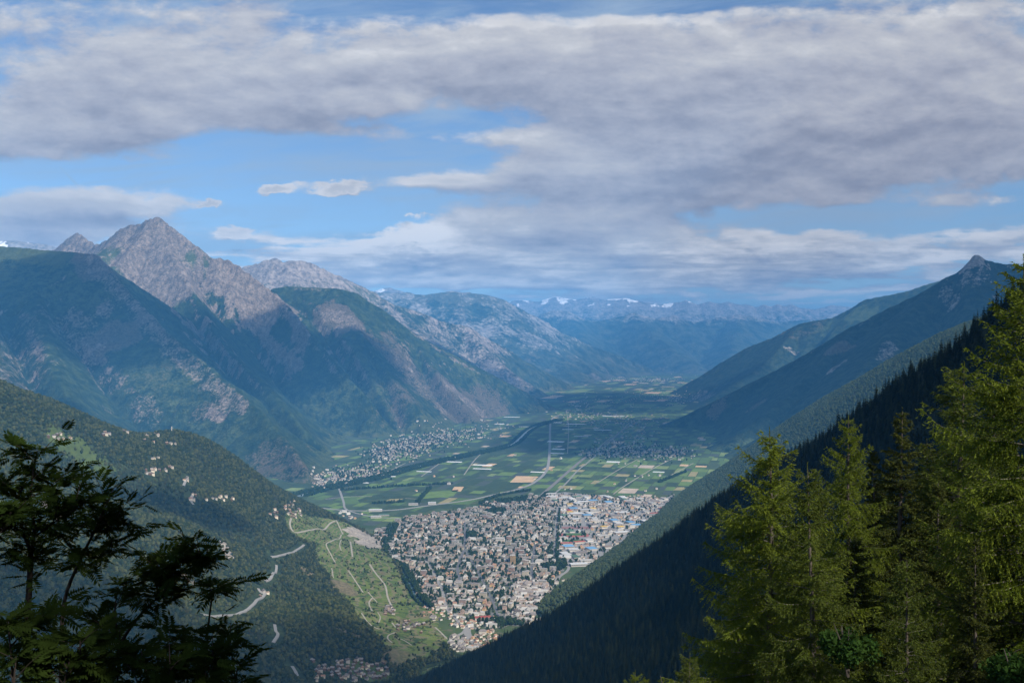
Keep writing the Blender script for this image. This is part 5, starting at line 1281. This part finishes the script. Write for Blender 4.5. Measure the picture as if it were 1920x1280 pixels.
for T_, (px, py, Y), lab, Hh, rz, wd in [
 (LARCH[0], (1440,812,44), 'bright green larch with a thin bare tip, leftmost of the near conifers', 18, .4, 1.0),
 (LARCH[1], (1592,786,54), 'yellow green larch with a broad bushy top beside the leftmost larch', 19, 2.2, .80),
 (SPRUCE[0], (1690,772,62), 'tall slender spruce rising between the near larches', 20, 1.0, 1.0),
 (LARCH[1], (1925,492,40), 'tallest bright larch filling the right edge of the picture', 24, 4.1, .92),
 (LARCH[2], (1800,690,62), 'soft green larch leaning behind the dark spruce at the right', 22, .2, 1.15),
 (SPRUCE[1], (1872,893,42), 'dark spruce in front of the tallest larch', 15, 2.7, 1.05),
 (LARCH[2], (1520,880,40), 'olive larch squeezed between the two bright larches', 15, 3.3, .85),
 (SPRUCE[1], (1762,905,52), 'dark spruce with grey dead twigs in the middle of the near trees', 17, .9, .95),
 (SPRUCE[0], (1640,845,66), 'shaded spruce behind the slender spruce', 18, 5.0, .9),
 (LARCH[2], (1700,1050,36), 'low olive larch near the bottom edge of the picture', 12, 1.9, .8),
 (SPRUCE[0], (1830,1010,38), 'pale tipped spruce below the dark spruce', 14, .3, .8),
 (LARCH[2], (1290,1228,40), 'small pale larch whose tip peeks in at the bottom edge', 9, .7, .9),
 (LARCH[0], (1192,1262,62), 'lone larch tip at the bottom edge before the dark slope', 14, 2.4, .8),
 (SPRUCE[1], (1600,1010,46), 'dark spruce low between the bright larches', 14, 4.4, 1.0),
 (SPRUCE[0], (1545,930,88), 'dim spruce standing farther back behind the squeezed olive larch', 24, .6, 1.1),
 (SPRUCE[1], (1655,900,95), 'dim spruce farther back behind the slender spruce', 24, 1.6, 1.15),
 (SPRUCE[0], (1735,830,90), 'dim spruce farther back between slender spruce and soft green larch', 24, 2.6, 1.1),
 (LARCH[1], (1785,800,84), 'dim larch farther back left of the soft green larch', 24, 3.6, .9),
 (LARCH[0], (1480,985,70), 'larch farther back filling the gap right of the leftmost larch', 20, 1.1, .9),
 (SPRUCE[1], (1860,740,80), 'dim spruce farther back beside the tallest larch', 26, 4.6, 1.1),
 (LARCH[2], (1385,1085,58), 'olive larch half hidden behind the leftmost larch', 14, 5.2, 1.1)]:
    T_.place(P(px, py, Y), lab, 'larch' if T_ in LARCH else 'spruce', GL, Hh, rz, wd)
# two broad-leaved bushes among them
def leaf_cloud(n, R_, seed, size, mt, name, flat=.8):
    g = np.random.default_rng(seed); cc = g.normal(size=(22, 3)); cc /= np.linalg.norm(cc, axis=1)[:, None]; cc *= (g.uniform(.2, .75, 22)*R_)[:, None]; cc[:, 2] = np.abs(cc[:, 2])*flat+R_*.25
    w = g.integers(0, 22, n); d = g.normal(size=(n, 3)); d /= np.linalg.norm(d, axis=1)[:, None]; c = cc[w]+d*(R_*.34*g.uniform(.5, 1, n)[:, None])
    a = d*.6+g.normal(size=(n, 3))*.6; a /= np.linalg.norm(a, axis=1)[:, None]; b = np.cross(a, g.normal(size=(n, 3))); b /= np.linalg.norm(b, axis=1)[:, None]; s = size*g.uniform(.6, 1.3, n)[:, None]
    V = np.stack([c-a*s, c+b*s*.55-a*s*.1, c+a*s*1.1, c-b*s*.55-a*s*.1], 1).reshape(-1, 3)
    return mk(name, V, [np.arange(4*n).reshape(n, 4)], mt)
M_BUSH = leafmat('fresh_green_leaves', (.024,.056,.012), (.052,.100,.022), .35, 1.5, .2)
def stem_mesh(Hh, r, seed=1, n=5):
    g = np.random.default_rng(seed); Vs, Qs = [], []; b = 0
    for k in range(n):
        a = g.uniform(0, 6.28); tip = np.array([math.cos(a)*Hh*.4*g.random(), math.sin(a)*Hh*.4*g.random(), Hh*g.uniform(.7, 1.0)])
        for j, (c, rr2) in enumerate(((np.zeros(3)-np.array([0, 0, .6]), r), (tip*.5, r*.6), (tip, r*.2))):
            for i in range(5): Vs.append(c+np.array([math.cos(i*1.2566)*rr2, math.sin(i*1.2566)*rr2, 0]))
        for j in range(2):
            for i in range(5): Qs.append((b+j*5+i, b+j*5+(i+1) % 5, b+(j+1)*5+(i+1) % 5, b+(j+1)*5+i))
        b += 15
    return mk('stem', Vs, [Qs], M_BARK)
for (px, py, Y), R_, lab, sd in [((1590,1190,36), 1.15, 'fresh green leafy bush between the near larches', 1), ((1905,1235,30), 1.1, 'fresh green leafy bush in the bottom right corner', 2), ((1260,1300,38), 1.6, 'pale leafy bush at the bottom edge below the leftmost larch', 3)]:
    p = P(px, py, Y); e = link('bush', None, None, (p[0], p[1], p[2]-R_*.8)); tag(e, lab, 'bush', GL)
    link('foliage', leaf_cloud(2600, R_, sd, .085, M_BUSH, 'foliage'), e); link('stem', stem_mesh(R_*1.2, .05, sd), e)
# unseen spruces added behind the viewpoint on the sunny side to shade the rowans
for k, (x_, y_, hh, lab) in enumerate([(5.6, -3.0, 14, 'spruce on the roadside bank behind the viewpoint, nearest the rowans'), (9.0, -4.6, 17, 'spruce on the roadside bank behind the viewpoint, farther from the rowans'), (3.2, -5.4, 16, 'spruce on the roadside bank behind the viewpoint, farthest back')]):
    zb = float(RH.at(x_, y_)); SPRUCE[k % 2].place((x_, y_, zb+hh), lab, 'spruce', GL, hh, k*1.3, .8)

# ------------------------------------------------------------------ rowans in the bottom left corner
M_ROWAN = leafmat('rowan_leaves', (.012,.025,.006), (.030,.047,.010), .3, 3.0, .2)
M_STEM = mat('rowan_bark', (.035,.028,.024), .9, .1, .3, 20.0)
def rowan_leaf(base, d, up, L, g):
    """one pinnate leaf: a drooping midrib with pairs of narrow leaflets"""
    d = d/np.linalg.norm(d); s = np.cross(d, up); s /= np.linalg.norm(s)+1e-9; u = np.cross(s, d); V = []; n = 7
    for k in range(n+1):
        q = .18+.82*k/n; c = base+d*L*q-np.array([0, 0, 1])*L*.18*q*q
        tdir = d-np.array([0, 0, 1])*.36*q; tdir /= np.linalg.norm(tdir)
        ll = L*.38*(1-.35*abs(q-.5))*g.uniform(.85, 1.15); w = ll*.17
        for sg in ((1, -1) if k < n else (0,)):
            ld = (tdir*.55+s*sg*.9-u*.22*g.uniform(.2, 1.6)) if sg else tdir
            ld = ld/np.linalg.norm(ld); ws = np.cross(ld, u); ws /= np.linalg.norm(ws)+1e-9
            V += [c, c+ld*ll*.4+ws*w-u*.02*ll, c+ld*ll, c+ld*ll*.4-ws*w-u*.02*ll]
        if k < n:
            q2 = .18+.82*(k+1)/n; c2 = base+d*L*q2-np.array([0, 0, 1])*L*.18*q2*q2; V += [c-s*.0012, c+s*.0012, c2+s*.001, c2-s*.001]
    return V
def tube(pts, r0, r1, k=6):
    pts = smooth_line(pts, 4); n = len(pts); V = []; Q = []
    for i, c in enumerate(pts):
        r = r0+(r1-r0)*i/(n-1)
        for j in range(k): a = 2*math.pi*j/k; V.append((c[0]+math.cos(a)*r, c[1]+math.sin(a)*r, c[2]))
    for i in range(n-1):
        for j in range(k): Q.append((i*k+j, i*k+(j+1) % k, (i+1)*k+(j+1) % k, (i+1)*k+j))
    return V, Q
def rowan(label, branches, seed, nleaf=4, L=.098):
    g = np.random.default_rng(seed); SV, SQ, LV = [], [], []; root = None
    for (pp, r0, r1, from_, dn) in branches:
        w = np.array([P(*q) for q in pp])
        if root is None: root = w[0]
        V, Q = tube(w-root, r0, r1); b = len(SV); SV += V; SQ += [tuple(i+b for i in q) for q in Q]
        c = smooth_line(w-root, 8); n = len(c); nn = int(dn*len(pp)*.8)
        for k in range(int(nn*.45)):            # side twigs set with alternate leaves
            q = from_+(1-from_)*g.random()**.8; p = c[min(int(q*(n-1)), n-1)]; a = g.uniform(0, 6.283); td = np.array([math.cos(a)*.8, math.sin(a)*.8, g.uniform(.1, .9)]); td /= np.linalg.norm(td); tl = g.uniform(.08, .24)
            V, Q = tube(np.array([p, p+td*tl*.5+np.array([0, 0, .01]), p+td*tl]), .0032, .0012, 4); b = len(SV); SV += V; SQ += [tuple(i+b for i in qd) for qd in Q]
            m = g.integers(4, 8)
            for e_ in range(m):
                qq = (e_+1)/m; sdv = np.cross(td, [0, 0, 1.]); ld = td*g.uniform(.2, .9)+sdv*(1 if e_ % 2 else -1)*g.uniform(.3, 1.0)+np.array([0, 0, g.uniform(-.5, .5)])
                LV += rowan_leaf(p+td*tl*qq, ld, np.array([0, 0, 1.])+g.normal(0, .45, 3), L*g.uniform(.65, 1.2), g)
        for k in range(nn):
            q = from_+(1-from_)*(k+g.random())/nn if k < nn-3 else 1.0
            p = c[min(int(q*(n-1)), n-1)]
            for _ in range(nleaf if q > .97 else 1):
                a = g.uniform(0, 6.283); d = np.array([math.cos(a), math.sin(a), g.uniform(-.35, 1.0)]); LV += rowan_leaf(p, d, np.array([0, 0, 1.])+g.normal(0, .25, 3), L*g.uniform(.7, 1.2), g)
    e = link('rowan', None, None, root); tag(e, label, 'rowan', 'rowans in the bottom left corner')
    link('stem', mk('stem', SV, [SQ], M_STEM, smooth=True), e)
    LV = np.array(LV); link('foliage', mk('foliage', LV, [np.arange(len(LV)).reshape(-1, 4)], M_ROWAN), e)
rowan('darkest rowan with the thickest forked stem at the left edge', [
 ([(45,1420,4.6),(50,1200,4.6),(56,1080,4.6),(58,1040,4.6)], .017, .013, .62, 5), ([(58,1040,4.6),(48,1010,4.55),(25,985,4.5),(-15,960,4.4)], .011, .005, .1, 6), ([(58,1040,4.6),(64,990,4.65),(58,930,4.7),(62,885,4.75),(70,845,4.8)], .010, .003, .1, 6),
 ([(58,960,4.7),(35,935,4.7),(10,905,4.7)], .008, .004, .3, 6), ([(60,1010,4.62),(100,980,4.6),(140,955,4.6),(160,945,4.6)], .008, .004, .3, 6), ([(-20,1010,4.4),(10,990,4.4),(20,960,4.4)], .008, .004, .2, 6), ([(62,930,4.7),(90,915,4.8),(110,915,4.8)], .006, .003, .4, 5)], 1)
rowan('rowan with fanned leaves rising right of the thick stemmed one', [
 ([(110,1420,5.2),(115,1250,5.2),(120,1130,5.2),(150,1050,5.2),(175,1000,5.2),(190,965,5.2),(205,935,5.2)], .014, .004, .45, 6), ([(150,1050,5.2),(120,1010,5.1),(95,990,5.1)], .008, .004, .3, 6), ([(175,1000,5.2),(205,990,5.2),(228,985,5.2)], .006, .003, .3, 6), ([(140,1075,5.2),(180,1050,5.2),(215,1030,5.2)], .006, .003, .3, 6)], 2)
rowan('leaning rowan with a long bare branch reaching right', [
 ([(190,1440,4.9),(205,1300,4.9),(225,1210,4.9),(265,1150,4.9),(300,1115,4.9),(335,1075,4.9),(365,1055,4.9),(388,1048,4.9)], .013, .003, .55, 6), ([(265,1150,4.9),(310,1130,4.9),(345,1105,4.9)], .007, .003, .3, 6), ([(300,1115,4.9),(290,1085,4.9),(300,1060,4.9)], .006, .003, .3, 6), ([(225,1210,4.9),(215,1150,4.9),(222,1100,4.9)], .006, .003, .4, 5)], 3)
rowan('thin upright rowan shoot with a single leaf fan on top', [([(380,1430,5.4),(383,1300,5.4),(388,1200,5.4),(396,1130,5.4),(402,1100,5.4)], .008, .004, .93, 2)], 4, 7, .11)
def thicket(label, seed, spots, nleaf, L):
    br = []
    g = np.random.default_rng(seed)
    for (a, b, Y) in spots: br.append(([(a+g.uniform(-25, 25), 1450, Y), (a+g.uniform(-15, 15), (b+1400)/2, Y), (a, b, Y+g.uniform(-.1, .1))], .008, .003, .35, 6))
    rowan(label, br, seed, nleaf, L)
thicket('low rowan thicket along the bottom edge at the far left', 5, [(15,1165,4.3),(60,1180,4.5),(105,1150,4.7),(150,1200,4.4),(185,1165,4.9),(30,1230,4.2),(130,1240,4.3)], 3, .112)
thicket('low rowan thicket under the leaning rowan', 6, [(225,1180,4.6),(265,1220,4.5),(300,1175,5.0),(335,1205,4.7),(250,1255,4.4),(320,1250,4.5)], 3, .112)
thicket('low rowan thicket at the bottom edge below the thin shoot', 7, [(365,1190,5.0),(400,1225,4.8),(430,1195,5.2),(445,1250,4.9),(385,1262,4.6)], 3, .112)
# ------------------------------------------------------------------ forests (after the clearings are known)
def clear_mask(x, y):
    keep = np.ones(len(x), bool)
    for pts, r in CLEAR:
        pts = np.asarray(pts); lo = pts[:, :2].min(0)-r; hi = pts[:, :2].max(0)+r
        i = np.nonzero((x > lo[0]) & (x < hi[0]) & (y > lo[1]) & (y < hi[1]))[0]
        if len(i):
            d, _ = polydist(x[i], y[i], pts if len(pts) > 1 else np.array([pts[0], pts[0]+np.array([.1, .1, 0])]))
            keep[i[d < r]] = False
    return keep
x, y, z, dens_ = FOREST_L
k = (z > FLOOR+4) & (rng.random(len(x)) < dens_) & seen(LH, x, y, z) & clear_mask(x, y)
x, y, z = x[k], y[k], z[k]
cz = fbm(x/240, y/240, 3, 71); oliv = (rng.random(len(x)) < .12+.5*sm(cz, .05, .35)) & (LH.at(x, y, vineat) < .3)
ix = np.where(oliv, 4+rng.integers(0, 2, len(x)), rng.integers(0, 4, len(x)))
sc = np.where(oliv, rng.uniform(8, 13, len(x)), rng.uniform(9, 17, len(x))*(1-.45*(LH.at(x, y, vineat) > .3)))
scatter('forest', np.c_[x, y, z-1.0], sc, ix, c_hill, 'mixed green forest covering the near left hillside', 'forest')
nL = len(x)
x, y, z = FOREST_2
k = (z > FLOOR+6) & seen(H2, x, y, z) & (rng.random(len(x)) < .9) & clear_mask(x, y)
x, y, z = x[k], y[k], z[k]
scatter('forest', np.c_[x, y, z-1.0], rng.uniform(9, 17, len(x)), rng.integers(0, 4, len(x)), c_pale, 'pale green broadleaf forest on the flank right of the town', 'forest')
print('trees', nL, len(x))
# dark slope: the 280 spruces that show largest stand alone, the rest is one mass
x, y, z = FOREST_R
yc = crest_dist(x/np.maximum(y, 1)); rr_ = np.hypot(x, y)
k = (y < yc*1.03) & (rr_ > 150) & (rng.random(len(x)) < .94-.75*sm(fbm(x/60, y/60, 3, 33), .22, .4)) & (np.abs(x/y) < .56) & (z/y > -.40) & (z > FLOOR)
x, y, z, yc = x[k], y[k], z[k], yc[k]
h = (11+17*rng.random(len(x))**1.5)*(1+.45*fbm(x/70, y/70, 3, 5)); ix = np.where(rng.random(len(x)) < .13, 4, rng.integers(0, 4, len(x)))
edge = (y > yc*.93)&(rng.random(len(x)) < .08); h = np.where(edge, h*1.35, h)
size = h/y*F
px_ = 960+F*x/y; pyb = 640-F*z/y; pyt = 640-F*(z+h)/y
hidden = (px_ > 1290+(1280-pyt)*0.0) & (pyt > np.interp(px_, [1290,1400,1440,1480,1590,1690,1760,1830,1920], [1060,880,815,880,800,790,860,700,540]))
cand = np.nonzero((px_ > 700) & (px_ < 1920) & (pyt < 1262) & ~hidden)[0]
cand = cand[np.argsort(-size[cand])][:270]
ZN = [(800, 'below the village roofs'), (900, 'below the last suburb'), (1000, 'under the old quarter'), (1100, 'below the pale flank'), (1200, 'at mid slope'), (1230, 'before the pale flank'), (1265, 'left of the leftmost larch'), (1300, 'touching the leftmost larch'), (1500, 'behind the leftmost larch'), (1620, 'behind the yellow green larch'), (1720, 'above the slender spruce'), (1800, 'left of the tallest larch'), (1950, 'behind the tallest larch')]
items = []
for q in cand:
    zn = next(t for a, t in ZN if px_[q] < a)
    hz = 'very tall' if h[q] > 30 else ('tall' if h[q] > 22 else ('mid-sized' if h[q] > 15 else 'short'))
    items.append(('%s %s %s %s' % (hz, 'olive larch' if ix[q] == 4 else 'dark spruce', 'on the shaded skyline' if y[q] > yc[q]*.9 else 'on the shaded slope', zn), px_[q], y[q]))
for q, lab in zip(cand, uniq(items)):
    o = link('larch' if ix[q] == 4 else 'spruce', PS[ix[q]], None, (x[q], y[q], z[q]-.5), rng.uniform(0, 6.28), (h[q],)*3); tag(o, lab, 'larch' if ix[q] == 4 else 'spruce', 'conifers on the dark slope')
m = np.ones(len(x), bool); m[cand] = False
scatter('forest', np.c_[x, y, z-.5][m], h[m], ix[m], c_dark, 'dark spruce forest covering the shaded steep slope on the right', 'forest')
print('spruces', m.sum())
# ------------------------------------------------------------------ haze
def haze():
    x0, x1, y0, y1, z0, z1 = -43000, 47000, -7000, 63000, FLOOR-1.0-70, 2150.0
    V = [(x, y, z) for x in (x0, x1) for y in (y0, y1) for z in (z0, z1)]
    q = [(0,1,3,2),(4,6,7,5),(0,4,5,1),(2,3,7,6),(0,2,6,4),(1,5,7,3)]
    m = bpy.data.materials.new('haze_air'); m.use_nodes = True; t = m.node_tree; t.nodes.clear()
    o = t.nodes.new('ShaderNodeOutputMaterial'); v = t.nodes.new('ShaderNodeVolumePrincipled')
    v.inputs['Color'].default_value = (0.12, 0.47, 1.0, 1); v.inputs['Density'].default_value = HAZE_D; v.inputs['Anisotropy'].default_value = -0.35
    t.links.new(v.outputs[0], o.inputs['Volume'])
    ob = link('haze', mk('haze', V, [q], m)); tag(ob, kind='stuff')
HAZE_D = 3.3e-5
haze()
print('script', round(time.time()-T0, 1))
